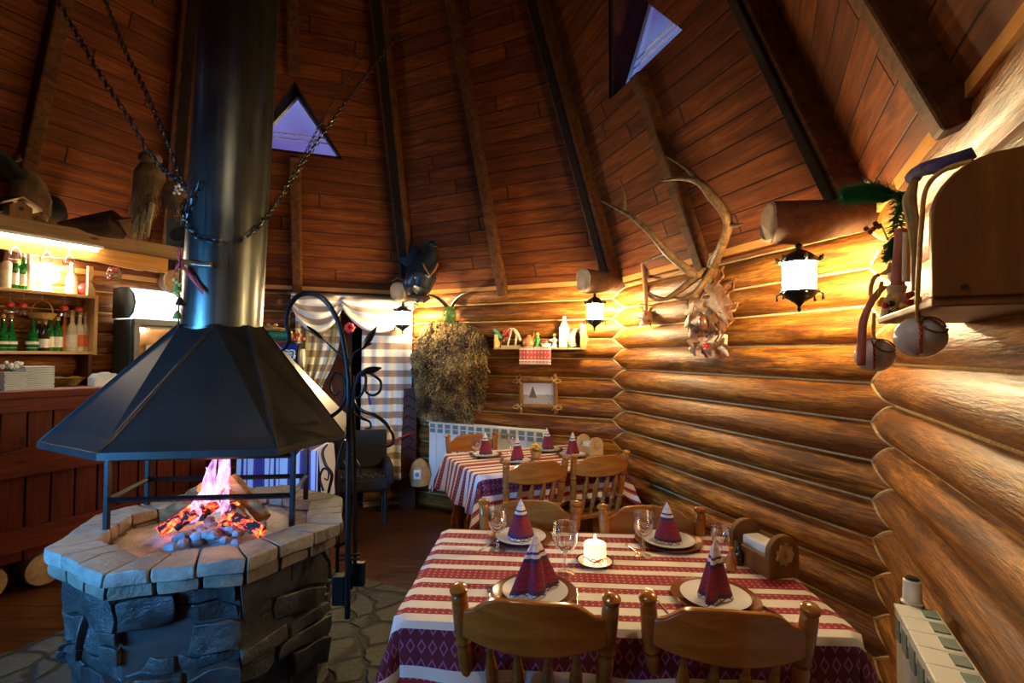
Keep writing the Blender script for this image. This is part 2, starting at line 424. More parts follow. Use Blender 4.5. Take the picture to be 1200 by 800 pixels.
def cloth_mat():
    n = NT('embroidered_striped_cloth'); x = n.xyz(n.coord('UV')); u, v = x[0], x[1]
    st = [(.285, .060), (.19, .030), (.105, .044), (.020, .044), (-.075, .078), (-.165, .036), (-.25, .040), (-.330, .036), (-.435, .095), (-.53, .03), (-.60, .05), (.375, .04), (.46, .09), (.55, .03), (.62, .05)]
    cream = (.80, .76, .68); red = (.30, .012, .022); mar = (.11, .006, .018)
    ed = []
    for c, w in st: ed.append((c - w / 2, red if w < .085 else mar)); ed.append((c + w / 2, cream))
    ed.sort(key=lambda e: e[0])
    stops = [(0, cream)] + [((p + .7) / 1.4, c) for p, c in ed]
    t = n.math('DIVIDE', n.math('ADD', v, .7), 1.4)
    base = n.ramp(t, stops, 'CONSTANT')
    isred = n.ramp(t, [(0, (0,) * 3)] + [((p + .7) / 1.4, (0,) * 3 if c == cream else ((1,) * 3 if c == red else (.5,) * 3)) for p, c in ed], 'CONSTANT')
    def dia(p, th, q=None):
        a = n.math('ABSOLUTE', n.math('SUBTRACT', n.math('FRACT', n.math('DIVIDE', u, p)), .5))
        b = n.math('ABSOLUTE', n.math('SUBTRACT', n.math('FRACT', n.math('DIVIDE', n.math('ADD', v, .004), q or p)), .5))
        s_ = n.math('ADD', a, b); return s_
    d1 = dia(.020, 0); m1 = n.math('LESS_THAN', d1, .25)
    d2 = dia(.032, 0, .050); r2 = n.math('MULTIPLY', n.math('LESS_THAN', d2, .42), n.math('GREATER_THAN', d2, .26))
    narrow = n.math('GREATER_THAN', isred, .8); wide = n.math('MULTIPLY', n.math('GREATER_THAN', isred, .3), n.math('LESS_THAN', isred, .7))
    c = n.mix(n.math('MULTIPLY', n.math('MULTIPLY', m1, narrow), .55), base, (.78, .42, .42))
    c = n.mix(n.math('MULTIPLY', n.math('MULTIPLY', r2, wide), .75), c, (.42, .12, .30))
    wv = n.noise(n.coord('UV', (400, 400, 1)), 1, 2); c = n.mix(n.math('MULTIPLY', wv, .12), c, (.1, .08, .08))
    n.base(c); n.set(Roughness=.85); n.bump(wv, .15, .002); return n.m
M['cloth'] = cloth_mat()
def napkin_mat():
    n = NT('embroidered_napkin'); x = n.xyz(n.coord('UV')); u, v = x[0], x[1]
    c = n.ramp(v, [(0, (.75, .72, .7)), (.05, (.05, .02, .06)), (.12, (.26, .010, .02)), (.55, (.06, .02, .10)), (.62, (.70, .68, .70)), (.68, (.08, .03, .12)), (.72, (.72, .70, .72)), (1, (.80, .78, .80))], 'CONSTANT')
    a = n.math('ABSOLUTE', n.math('SUBTRACT', n.math('FRACT', n.math('MULTIPLY', u, 11)), .5)); b = n.math('ABSOLUTE', n.math('SUBTRACT', n.math('FRACT', n.math('MULTIPLY', v, 9)), .5))
    d = n.math('ADD', a, b); m = n.math('MULTIPLY', n.math('MULTIPLY', n.math('LESS_THAN', d, .48), n.math('GREATER_THAN', d, .3)), n.math('LESS_THAN', v, .58))
    c = n.mix(n.math('MULTIPLY', m, .95), c, (.03, .02, .10))
    m2 = n.math('MULTIPLY', n.math('LESS_THAN', d, .18), n.math('GREATER_THAN', v, .72)); c = n.mix(m2, c, (.4, .05, .12))
    n.base(c); n.set(Roughness=.8); return n.m
M['napkin'] = napkin_mat()
def plaid(name, horiz=False):
    n = NT(name); x = n.xyz(n.coord('UV')); u, v = x[0], x[1]
    a = n.math('GREATER_THAN', n.math('FRACT', n.math('DIVIDE', v, .135)), .52)
    cream = (.74, .72, .62); br = (.26, .15, .08)
    c = n.mix(n.math('MULTIPLY', a, .85), cream, br)
    if not horiz:
        b = n.math('GREATER_THAN', n.math('FRACT', n.math('DIVIDE', u, .125)), .55)
        c = n.mix(n.math('MULTIPLY', b, .75), c, (.22, .20, .06))
    n.base(c); n.set(Roughness=.85); b_ = n.b; b_.inputs['Sheen Weight'].default_value = .1; return n.m
M['plaid'] = plaid('brown_plaid_curtain'); M['striped'] = plaid('brown_striped_curtain', True)
def stripe_cloth():
    n = NT('violet_striped_runner'); x = n.xyz(n.coord('UV'))
    t = n.math('FRACT', n.math('DIVIDE', x[0], .34)); w = (.66, .68, .80); p = (.20, .04, .22); k = (.05, .05, .22)
    c = n.ramp(t, [(0, w), (.10, k), (.15, w), (.2, p), (.23, w), (.36, p), (.40, k), (.56, p), (.60, w), (.70, p), (.73, w), (.80, k), (.84, w), (.9, p), (.92, w)], 'CONSTANT')
    n.base(c); n.set(Roughness=.85); return n.m
M['runner'] = stripe_cloth()
def towel():
    n = NT('red_embroidered_towel'); x = n.xyz(n.coord('UV')); u, v = x[0], x[1]
    t = n.ramp(v, [(0, (.75, .7, .66)), (.08, (.5, .05, .06)), (.14, (.75, .7, .66)), (.2, (.55, .08, .08)), (.6, (.75, .7, .66)), (.66, (.5, .05, .06)), (.72, (.78, .75, .72))], 'CONSTANT')
    a = n.math('ABSOLUTE', n.math('SUBTRACT', n.math('FRACT', n.math('MULTIPLY', u, 9)), .5)); b = n.math('ABSOLUTE', n.math('SUBTRACT', n.math('FRACT', n.math('MULTIPLY', v, 5)), .5))
    c = n.mix(n.math('MULTIPLY', n.math('LESS_THAN', n.math('ADD', a, b), .3), .5), t, (.8, .6, .58)); n.base(c); n.set(Roughness=.85); return n.m
M['towel'] = towel()
def etching():
    n = NT('sepia_town_print'); x = n.xyz(n.coord('UV')); u, v = x[0], x[1]
    f = n.noise(n.coord('UV', (9, 14, 1)), 1, 5, .7); g = n.noise(n.coord('UV', (40, 30, 1)), 1, 2)
    land = n.math('LESS_THAN', v, n.math('ADD', .38, n.math('MULTIPLY', f, .14)))
    c = n.mix(land, (.72, .76, .80), n.ramp(g, [(.38, (.06, .05, .07)), (.5, (.40, .34, .28)), (.62, (.8, .76, .62))]))
    sp = n.math('LESS_THAN', n.math('ADD', n.math('MULTIPLY', n.math('ABSOLUTE', n.math('SUBTRACT', u, .32)), 4.2), v), .86)
    c = n.mix(n.math('MULTIPLY', sp, n.math('GREATER_THAN', v, .3)), c, (.12, .10, .09))
    n.base(c); n.set(Roughness=.4); return n.m
M['print'] = etching()
def flame_mat(name, c1, c2, st, alpha):
    n = NT(name); f = n.noise(n.coord('Object', (14, 14, 5)), 2, 4, .6, 1.5); e = n.new('Emission')
    n.l(n.ramp(f, [(.3, c1), (.7, c2)]), e.inputs[0]); e.inputs[1].default_value = st
    t = n.new('BsdfTransparent'); mx = n.new('MixShader'); n.l(n.math('MULTIPLY', n.ramp(f, [(.35, (.15,) * 3), (.7, (1,) * 3)]), alpha), mx.inputs[0]); n.l(t.outputs[0], mx.inputs[1]); n.l(e.outputs[0], mx.inputs[2]); n.l(mx.outputs[0], n.out.inputs[0]); return n.m
M['flame'] = flame_mat('violet_flame', (.45, .12, .62), (1, .62, .88), 1.7, .75)
def ember():
    n = NT('charred_glowing_log'); f = n.noise(n.coord('Object', (1, 1, 1)), 26, 5, .65, .8); x = n.xyz(n.coord('Object'))
    n.base((.02, .016, .014)); hot = n.ramp(f, [(.50, (0,) * 3), (.58, (1, .05, .01)), (.68, (1, .22, .05))]); n.l(hot, n.b.inputs['Emission Color']); n.b.inputs['Emission Strength'].default_value = 3.5; n.set(Roughness=.9); n.bump(f, .8, .01); return n.m
M['ember'] = ember()
M['firelog'] = wood('split_firewood', (.10, .05, .02), (.38, .22, .09), (1, 12, 12), 3, .8, .5, knots=False)
M['coal'] = rock('ash_covered_coal', (.03, .03, .035), (.55, .60, .68), .9)
# ================================================================== ROOM SHELL
LR = .0872
OFFS = dict(A=.80, C=.80, E=.80, G=.80, B=.717, D=.717, F=.717, H=.717)
def depth(k, z):                       # inward bulge of wall k's logs at height z
    h = PIT / 2; c = OFFS[k] + h; t = (z - c) / PIT; dz = (t - round(t)) * PIT
    return sqrt(max(LR * LR - dz * dz, 0)) - sqrt(LR * LR - h * h)
ORD = ['G', 'H', 'A', 'B', 'C', 'D', 'E', 'F']
def neigh(k):
    i = ORD.index(k); return ORD[i - 1], ORD[(i + 1) % 8]
NAME = dict(A='back', B='right', C='front_right', D='front', E='front_left', F='left', G='bar', H='doorway')
walls = {}
def build_wall(k, hole=None):
    kl, kr = neigh(k); Mw = wallM(k); m = MB()
    zs = []; z = 0.0; N = 12
    base = OFFS[k] - PIT * 6
    for i in range(-2, 16 * N):
        q = base + i * PIT / N
        if 0 < q < WH: zs.append(q)
    zs = [0.0] + zs + [WH]
    xs = [i / 26 for i in range(27)]
    if hole:
        hx0, hx1, hz0, hz1 = hole
        zs = sorted(set(zs + [hz0, hz1] if hz0 > 0 else zs + [hz1]))
        xs = sorted(set(xs + [hx0 / SIDE, hx1 / SIDE]))
    def P(u, z):
        d = depth(k, z); xl = 1.414 * depth(kl, z) - d; xr = SIDE - (1.414 * depth(kr, z) - d)
        x = xl + (xr - xl) * u
        if hole and abs(u - hole[0] / SIDE) < 1e-6: x = hole[0]
        if hole and abs(u - hole[1] / SIDE) < 1e-6: x = hole[1]
        idx = math.floor((z - OFFS[k]) / PIT)
        w = noise.noise(V((x * 1.3, idx * 7.3, OFFS[k] * 50))) * .008 * sin(pi * min(max(u, 0), 1))
        return V((x, -(d + w * (d / .05)), z))
    rows = [[P(u, z) for u in xs] for z in zs]
    vs = [p for r in rows for p in r]; n = len(xs); fs = []
    for j in range(len(zs) - 1):
        for i in range(n - 1):
            if hole:
                cx = (xs[i] + xs[i + 1]) / 2 * SIDE; cz = (zs[j] + zs[j + 1]) / 2
                if hole[0] < cx < hole[1] and hole[2] < cz < hole[3]: continue
            fs.append((j * n + i, j * n + i + 1, (j + 1) * n + i + 1, (j + 1) * n + i))
    m.add(vs, fs)
    # solid back of the wall
    t = .14
    def slab(x0, x1, z0, z1): m.box(((x0 + x1) / 2, t / 2 + .012, (z0 + z1) / 2), (x1 - x0, t, z1 - z0))
    if hole:
        slab(-.05, hole[0], 0, WH); slab(hole[1], SIDE + .05, 0, WH); slab(hole[0], hole[1], hole[3], WH)
        if hole[2] > 0: slab(hole[0], hole[1], 0, hole[2])
    else: slab(-.06, SIDE + .06, 0, WH)
    o = m.build('wall_' + NAME[k], M['logA'] if OFFS[k] == .80 else M['logB'], fixn=False, smooth=50)
    o.matrix_world = Mw; struct(o); walls[k] = o
    # rope caulking in every groove
    r = MB()
    for i in range(-6, 10):
        z = OFFS[k] + i * PIT
        if .05 < z < WH - .02:
            segs = [(.0, SIDE)]
            if hole and hole[2] < z < hole[3]: segs = [(.0, hole[0]), (hole[1], SIDE)]
            for a, b in segs:
                if a == 0: a = 1.414 * depth(kl, z)
                if b == SIDE: b = SIDE - 1.414 * depth(kr, z)
                pts = [V((a + (b - a) * q / 14, -.006 + .004 * noise.noise(V((q * .9, z * 9, 3))), z + .004 * noise.noise(V((q * .7, z * 5, 9))))) for q in range(15)]
                r.tube(pts, .0075, 6)
    ro = r.build('rope_caulking', M['rope'], parent=o)
    return o
HOLES = dict(D=(.12, 1.72, 0, 1.98), E=(1.0, 2.02, .80, 1.80), H=(1.20, 1.72, 0.0, 1.86))
for k in ORD: build_wall(k, HOLES.get(k))
# rope zigzags in the corners
def corner_rope(k1, k2):               # k1 left, k2 right
    m1 = wallM(k1); pts = []
    zs = [i * PIT / 16 + .01 for i in range(int(WH / (PIT / 16)))]
    for z in zs:
        d1 = depth(k1, z); d2 = depth(k2, z); xr = SIDE - (1.414 * d2 - d1)
        pts.append(m1 @ V((xr, -d1, z)))
    m = MB(); m.tube(pts, .009, 6)
    return m.build('rope_caulking', M['rope'], parent=walls[k1], world=True)
for a, b in (('G', 'H'), ('H', 'A'), ('A', 'B'), ('B', 'C'), ('C', 'D')): corner_rope(a, b)
# ---------------------------------------------------------------- floor
fl = MB(); m_ = [corner(ORD[i], ORD[(i + 1) % 8]) for i in range(8)]
fl.prism([(CX + (p.x - CX) * 1.03, CY + (p.y - CY) * 1.03) for p in m_], -.08, 0)
# vestibule floor behind the entrance
floor = struct(fl.build('floor', M['floorw'], smooth=0))
HC = V((-1.33, 2.30, 0))
pv = MB(); poly = []
for i in range(8):
    a = R(AZ['A'] + 22.5 + 45 * i); rr = 1.13 / cos(R(22.5)); poly.append((HC.x + rr * sin(a), HC.y + rr * cos(a)))
pv.prism(poly, .0005, .014)
# the paving also reaches the entrance
Md = wallM('D'); q = [Md @ V(p) for p in ((.0, -.02, 0), (1.9, -.02, 0), (1.9, -1.55, 0), (.0, -1.7, 0))]
pav = struct(pv.build('floor', M['paving'], smooth=0))
ep = MB(); ep.prism([(p.x, p.y) for p in q], .0005, .010); struct(ep.build('floor', M['paving'], smooth=0))
# ---------------------------------------------------------------- vestibule beyond the entrance (wall D)
ve = MB()
for c, s in (((.92, .95, -.04), (2.3, 1.6, .08)), ((-.15, .95, 1.05), (.06, 1.6, 2.2)), ((1.99, .95, 1.05), (.06, 1.6, 2.2)), ((.92, 1.78, 1.05), (2.3, .06, 2.2)), ((.92, .95, 2.16), (2.3, 1.7, .06))):
    ve.box(c, s)
vo = ve.build('wall_entrance', M['doorw'], smooth=0); vo.matrix_world = Md; struct(vo)
# ---------------------------------------------------------------- roof
APX = 8.4
SL = sqrt(AP ** 2 + (APX - WH) ** 2)
def roofM(k):
    n = nrm(k); x = V((n.y, -n.x, 0)); o = V((CX, CY, WH)) + n * AP; up = (V((CX, CY, APX)) - o).normalized(); z = x.cross(up)
    return frame(o, x, up, z)
DZ0, DHW = 3.25, .39                       # dormer sill height and half width
S0 = (DZ0 - WH) / (APX - WH) * SL; S1 = (3.79 - WH) / (APX - WH) * SL
ceil = struct(thing('ceiling', 'steep boarded roof', 'roof')); del ceil['category']
for k in ORD:
    rm = roofM(k); m = MB(); hw = SIDE / 2 + .12
    dorm = k in 'HBDF'
    def wid(y): return (SIDE / 2 + .004) * (1 - y / SL)
    def face(ps):
        vs = [rm @ V((a, b, 0)) for a, b in ps]; vs2 = [rm @ V((a, b, .05)) for a, b in ps]
        m.add(vs, [tuple(range(len(ps)))], [[(a, b + 20) for a, b in ps]])
        m.add(vs2, [tuple(range(len(ps)))], [[(a, b + 20) for a, b in ps]])
    T0 = SL * .97
    if dorm:
        for s in (-1, 1):
            face([(0, 0), (s * wid(0), 0), (s * wid(T0), T0), (0, T0), (0, S1), (s * DHW, S0), (0, S0)])
    else:
        face([(-wid(0), 0), (wid(0), 0), (wid(T0), T0), (-wid(T0), T0)])
    # normals: outer copy offset outward; keep orientation simple
    m.build('roof_panel', M['roof'], parent=ceil, world=True, smooth=0, fixn=False)
def rafter(a_deg, mid, k):
    a = R(a_deg); d = V((sin(a), cos(a), 0)); rr = (AP if mid else RAD)
    p0 = V((CX, CY, WH)) + d * rr; p1 = V((CX, CY, APX)); u = (p1 - p0); L = u.length; u.normalize()
    side = V((d.y, -d.x, 0)); nin = u.cross(side); 
    if nin.dot(-d) < 0: nin = -nin
    w, h = (.085, .13) if mid else (.12, .19)
    fr = frame(p0, side, u, nin)
    y0 = -.02 if mid else .02
    segs = [(y0, L * .95)]
    if mid and k in 'HBDF': segs = [(y0, S0 - .02), (S1 + .02, L * .95)]
    for i, (a0, a1) in enumerate(segs):
        m = MB(); m.box((0, (a0 + a1) / 2, h / 2 - .005), (w, a1 - a0, h), fr)
        o = m.build('rafter', M['rafter'], parent=ceil, world=True, smooth=0, bevel=.012)
        if not mid:
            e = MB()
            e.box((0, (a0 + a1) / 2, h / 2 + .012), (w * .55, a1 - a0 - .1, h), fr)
            e.build('shaded_underside', M['rafter2'], parent=o, world=True, smooth=0, bevel=.006)  # near-black strip, shade of the rafter's underside put into the colour
for k in ORD:
    rafter(AZ[k], True, k); rafter(AZ[k] + 22.5, False, k)
# plate rope above each wall
for k in 'GHABC':
    Mw = wallM(k); m = MB(); m.tube([Mw @ V((.03 + (SIDE - .06) * i / 20, -.055 + .004 * sin(i), WH + .012 + .004 * sin(i * 2.1))) for i in range(21)], .010, 6)
    m.build('rope_caulking', M['rafter2'] if k == 'A' else M['rope'], parent=walls[k], world=True)
# ledge closing the wall top to the roof
for k in ORD:
    Mw = wallM(k); m = MB(); m.box((SIDE / 2, .05, WH + .03), (SIDE + .16, .24, .06))
    o = m.build('plate', M['livee'], parent=walls[k], smooth=0)
# dormer windows
wn = 0
for k in 'HBDF':
    n = nrm(k); x = V((n.y, -n.x, 0)); z = V((0, 0, 1)); wn += 1
    c = V((CX, CY, 0)); r0 = AP * (1 - S0 / SL); r1 = AP * (1 - S1 / SL); ro = r0 + .07
    A0 = c + n * r0 + x * -DHW + z * DZ0; B0 = c + n * r0 + x * DHW + z * DZ0; C0 = c + n * r1 + z * 3.79
    A1 = c + n * ro + x * -DHW + z * DZ0; B1 = c + n * ro + x * DHW + z * DZ0; C1 = c + n * ro + z * 3.79
    e = struct(thing('window_%d' % wn, 'triangular dormer window', 'window', c + n * r0 + z * DZ0)); del e['category']
    m = MB()
    for P0, P1, Q0, Q1 in ((A0, B0, A1, B1), (B0, C0, B1, C1), (C0, A0, C1, A1)):
        cen = (A1 + B1 + C1) / 3; off = ((P1 + Q1 + P0 + Q0) / 4 - cen); off -= n * off.dot(n); off -= (Q1 - Q0).normalized() * off.dot((Q1 - Q0).normalized()); off = off.normalized() * .03
        m.add([P0, P1, Q1, Q0, P0 + off, P1 + off, Q1 + off, Q0 + off], [(0, 1, 2, 3), (4, 5, 6, 7), (0, 1, 5, 4), (3, 2, 6, 7), (0, 3, 7, 4), (1, 2, 6, 5)])
    m.build('jamb', M['rafter2'] if k == 'H' else M['barred'], parent=e, world=True, smooth=0)
    m = MB()
    fp = [(p + (C0 - p) * 0 - n * .012) for p in (A0, B0, C0)]
    for p, q_ in ((0, 1), (1, 2), (2, 0)): m.tube([fp[p], fp[q_]], .016, 4)
    m.build('architrave', M['rafter'], parent=e, world=True, smooth=0)
    m = MB(); ins = lambda p: p + ((A1 + B1 + C1) / 3 - p) * .03 - n * .01
    pts = [ins(A1), ins(B1), ins(C1)]
    for p, q_ in ((0, 1), (1, 2), (2, 0)): m.tube([pts[p], pts[q_]], .014, 4)
    for t in (.28, .36): m.tube([A1 + (C1 - A1) * t, B1 + (C1 - B1) * t], .006, 4)
    m.build('sash', M['white'], parent=e, world=True, smooth=0)
    m = MB(); m.add([A1, B1, C1, A1 + n * .006, B1 + n * .006, C1 + n * .006], [(0, 1, 2), (5, 4, 3), (0, 1, 4, 3), (1, 2, 5, 4), (2, 0, 3, 5)])
    m.build('pane', M['pane'], parent=e, world=True, smooth=0)
# dark hall behind the doorway
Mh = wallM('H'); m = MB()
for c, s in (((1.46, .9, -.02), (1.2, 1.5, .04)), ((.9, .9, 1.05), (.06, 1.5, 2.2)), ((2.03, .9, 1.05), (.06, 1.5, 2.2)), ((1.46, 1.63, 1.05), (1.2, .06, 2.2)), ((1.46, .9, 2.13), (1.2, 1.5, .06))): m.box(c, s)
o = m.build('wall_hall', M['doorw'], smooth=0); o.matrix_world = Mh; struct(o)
# side window in wall E (behind the camera, the source of the cool light)
Me = wallM('E'); h = HOLES['E']
e = struct(thing('window_5', 'side window', 'window')); del e['category']; e.matrix_world = Me
m = MB()
for c, s in (((h[0] + .03, .05, (h[2] + h[3]) / 2), (.06, .16, h[3] - h[2])), ((h[1] - .03, .05, (h[2] + h[3]) / 2), (.06, .16, h[3] - h[2])), (((h[0] + h[1]) / 2, .05, h[2] + .03), (h[1] - h[0], .16, .06)), (((h[0] + h[1]) / 2, .05, h[3] - .03), (h[1] - h[0], .16, .06)), (((h[0] + h[1]) / 2, .07, (h[2] + h[3]) / 2), (.04, .05, h[3] - h[2]))):
    m.box(c, s)
m.build('sash', M['rafter'], parent=e, smooth=0, bevel=.004)
m = MB(); m.box(((h[0] + h[1]) / 2, .07, (h[2] + h[3]) / 2), (h[1] - h[0] - .08, .006, h[3] - h[2] - .08)); m.build('pane', M['pane'], parent=e, smooth=0)
# log consoles in the corners, under the big rafters
consoles = {}
def console(k1, k2, L=.50, z=2.10, r=.082):
    p = corner(k1, k2); d = (V((CX, CY, 0)) - p).normalized(); side = V((-d.y, d.x, 0)); m = MB(); n = 22; rows = 10; vs = []
    for i in range(rows + 1):
        t = i / rows
        for j in range(n):
            a = 2 * pi * j / n; rr = r * (1.0 + .07 * noise.noise(V((i * .5, cos(a) * 1.5, sin(a) * 1.5 + p.x))))
            zz = sin(a) * rr * (1.0 - .12 * t)
            if sin(a) < -.2: zz += .03 * sin(t * pi * 1.5 + .6) - .01
            if t > .9: rr *= .96
            vs.append(p + d * (-.05 + (L + .05) * t + (.02 * noise.noise(V((a, 3, p.y))) if i == rows else 0)) + side * cos(a) * rr * .95 + V((0, 0, z + zz)))
    fs = [(i * n + j, i * n + (j + 1) % n, (i + 1) * n + (j + 1) % n, (i + 1) * n + j) for i in range(rows) for j in range(n)]
    m.add(vs, fs + [tuple(range(n))])
    o = m.build('log_bracket', M['logstub'], parent=walls[k1], world=True, smooth=50)
    e = MB(); e.add([v + d * .002 for v in vs[rows * n:]], [tuple(range(n))]); e.add([v + d * .010 - (v - sum((w for w in vs[rows * n:]), V((0, 0, 0))) / n) * .12 for v in vs[rows * n:]], [tuple(range(n))])
    e.add([v + d * .002 for v in vs[rows * n:]] + [v + d * .010 - (v - sum((w for w in vs[rows * n:]), V((0, 0, 0))) / n) * .12 for v in vs[rows * n:]], [(j, (j + 1) % n, n + (j + 1) % n, n + j) for j in range(n)])
    e.build('end_grain', M['logend'], parent=o, world=True, smooth=0)
    consoles[k1 + k2] = (p, d)
for a, b in (('H', 'A'), ('A', 'B'), ('B', 'C'), ('G', 'H'), ('D', 'E')): console(a, b)
# ================================================================== LANTERNS
def lantern():
    t = thing('lantern', '', 'lantern')
    m = MB(); m.lathe([(.052, -.062), (.060, -.055), (.060, .055), (.052, .062)], 12); m.build('glass_cylinder', M['lampglass'], t)
    m = MB(); m.lathe([(.078, .060), (.080, .068), (.066, .082), (.050, .098), (.028, .112), (.014, .118), (.012, .130), (.018, .136), (.006, .146)], 12)
    for i in range(6):
        a = pi * i / 3; m.ball((.082 * cos(a), .082 * sin(a), .078), .009, 6, 4); m.tube([(.074 * cos(a), .074 * sin(a), .062), (.088 * cos(a), .088 * sin(a), .07), (.09 * cos(a), .09 * sin(a), .09)], .004, 5)
    m.build('cap', M['lampmetal'], t)
    m = MB(); m.lathe([(.004, -.150), (.010, -.138), (.005, -.128), (.012, -.118), (.022, -.108), (.048, -.092), (.068, -.074), (.078, -.066), (.078, -.060)], 12)
    for i in range(6):
        a = pi * i / 3; m.tube([(.070 * cos(a), .070 * sin(a), -.066), (.088 * cos(a), .088 * sin(a), -.075), (.088 * cos(a), .088 * sin(a), -.092)], .004, 5); m.ball((.088 * cos(a), .088 * sin(a), -.094), .007, 6, 4)
    m.build('base', M['lampmetal'], t)
    m = MB()
    for i in range(6):
        a = pi * i / 3; m.tube([(.066 * cos(a), .066 * sin(a), -.064), (.066 * cos(a), .066 * sin(a), .064)], .003, 5)
    m.build('cage', M['lampmetal'], t)
    m = MB(); m.tube([(0, 0, .144), (.010, 0, .155), (0, 0, .168), (-.010, 0, .180), (.0, 0, .200)], .004, 6); m.build('hook', M['lampmetal'], t)
    return t
L0 = lantern(); first = True
for key, s, lab in (('BC', .38, 'large bright lantern hanging from the log bracket nearest the camera, right of the antlers'), ('AB', .36, 'lit lantern hanging over the right end of the knick-knack shelf'), ('HA', .34, 'lit lantern hanging in front of the curtained doorway below the black bird'), ('DE', .38, 'lantern hanging just inside the entrance')):
    p, d = consoles[key]; q = p + d * s
    if key == 'DE': continue
    o = L0 if first else dup(L0); first = False
    o.location = (q.x, q.y, 1.845 if key != 'DE' else 2.10); o['label'] = lab; o['group'] = 'lanterns under the corner brackets'; o.rotation_euler = (0, 0, random.random())

# pendant lamp hanging from the roof in front of the entrance, above the frame
PL = V((-.62, .78, 2.72))
t = thing('pendant_lamp', 'pendant lamp with an added metal shade hanging high above the entrance side', 'lamp', PL)
m = MB(); m.ball((0, 0, 0), .055, 20, 14); m.build('bulb', M['pendant'], t)
m = MB(); m.lathe([(.20, -.04), (.19, .02), (.15, .08), (.08, .13), (.03, .15), (.02, .19)], 28); m.build('shade', M['lampmetal'], t, solid=.004)  # added unseen dome that cuts the bulb's light towards the roof
m = MB(); m.tube([(0, 0, .18), (0, 0, 1.75)], .005, 6); m.build('cord', M['black'], t)
# ================================================================== HEARTH
HX, HY = HC.x, HC.y
def oc(r, i, z, ph=-95): a = R(ph + 45 * i); return V((HX + r * cos(a), HY + r * sin(a), z))
hearth = thing('hearth', 'octagonal open fireplace of dark stacked stone with a pale brick rim', 'fireplace', (HX, HY, 0))
rnd = random.Random(3)
def block(m, P, jit=.006):             # P(u,v,w) maps the unit cube to a wedge; a chipped block with subdivided faces
    nu, nv, nw = 3, 2, 2; vs = {}; L = []
    def g(i, j, k):
        if (i, j, k) not in vs:
            p = P(i / nu, j / nv, k / nw); q = p * 9
            d = V((noise.noise(q), noise.noise(q + V((7, 0, 0))), noise.noise(q + V((0, 9, 0))))) * jit * 2.2
            e = (i in (0, nu)) + (j in (0, nv)) + (k in (0, nw)); cpt = P(.5, .5, .5)
            p = p + d + (cpt - p) * (.045 if e == 3 else .02 if e == 2 else 0)
            vs[(i, j, k)] = len(L); L.append(p)
        return vs[(i, j, k)]
    fs = []
    for i in range(nu):
        for j in range(nv): fs += [(g(i, j, 0), g(i + 1, j, 0), g(i + 1, j + 1, 0), g(i, j + 1, 0)), (g(i, j, nw), g(i + 1, j, nw), g(i + 1, j + 1, nw), g(i, j + 1, nw))]
        for k in range(nw): fs += [(g(i, 0, k), g(i + 1, 0, k), g(i + 1, 0, k + 1), g(i, 0, k + 1)), (g(i, nv, k), g(i + 1, nv, k), g(i + 1, nv, k + 1), g(i, nv, k + 1))]
    for j in range(nv):
        for k in range(nw): fs += [(g(0, j, k), g(0, j + 1, k), g(0, j + 1, k + 1), g(0, j, k + 1)), (g(nu, j, k), g(nu, j + 1, k), g(nu, j + 1, k + 1), g(nu, j, k + 1))]
    m.add(L, fs)
def wedge(i, u0, u1, r0, r1, z0, z1, ph=-95, tw=0):
    def P(u, v, w):
        t = u0 + (u1 - u0) * u; r = r0 + (r1 - r0) * v
        return oc(r, i, 0, ph).lerp(oc(r, i + 1, 0, ph), t) + V((0, 0, z0 + (z1 - z0) * w + tw * (u - .5)))
    return P
m = MB(); z = .0
while z < .63:
    h = rnd.uniform(.055, .115)
    if z + h > .58: h = .642 - z
    for i in range(8):
        u = 0
        while u < .999:
            du = rnd.uniform(.28, .75)
            if u + du > .85: du = 1 - u
            out = .505 + rnd.uniform(-.025, .035); 
            hs = [(z, z + h)] if rnd.random() > .3 or h < .08 else [(z, z + h * .5), (z + h * .5, z + h)]
            for a, b in hs:
                block(m, wedge(i, u + .008, u + du - .008, .34, out + rnd.uniform(-.012, .012), a + .003, b - .004, tw=rnd.uniform(-.028, .028)), .017)
            u += du
    z += h
m.build('stone_base', M['rock'], hearth, world=True, smooth=40, bevel=.004)
m = MB(); m.prism([(oc(.485, i, 0).x, oc(.485, i, 0).y) for i in range(8)], .0, .60); m.build('mortar_core', M['mortar'], hearth, world=True, smooth=0)
m = MB()
for i in range(8):
    n = 3
    for j in range(n): block(m, wedge(i, j / n + .012, (j + 1) / n - .012, .40, .566, .650, .697), .004)
m.build('brick_course', M['brick'], hearth, world=True, smooth=40, bevel=.003)
m = MB()
for i in range(8):
    cuts = [0, rnd.uniform(.28, .38), rnd.uniform(.60, .72), 1]
    for a, b in zip(cuts, cuts[1:]): block(m, wedge(i, a + .006, b - .006, .415, .582 + rnd.uniform(-.006, .006), .700, .752), .005)
m.build('rim_slabs', M['slab'], hearth, world=True, smooth=40, bevel=.004)
def ashf(u, v):
    a = 2 * pi * u; r = .44 * v; q = V((cos(a) * r, sin(a) * r, 0)); h = .685 + .04 * math.exp(-(r / .22) ** 2) + .018 * noise.noise(q * 9) + .008 * noise.noise(q * 30)
    return V((HX, HY, h)) + q
m = MB(); m.grid(ashf, 40, 16); m.build('ash_bed', M['ash'], hearth, world=True, smooth=60)
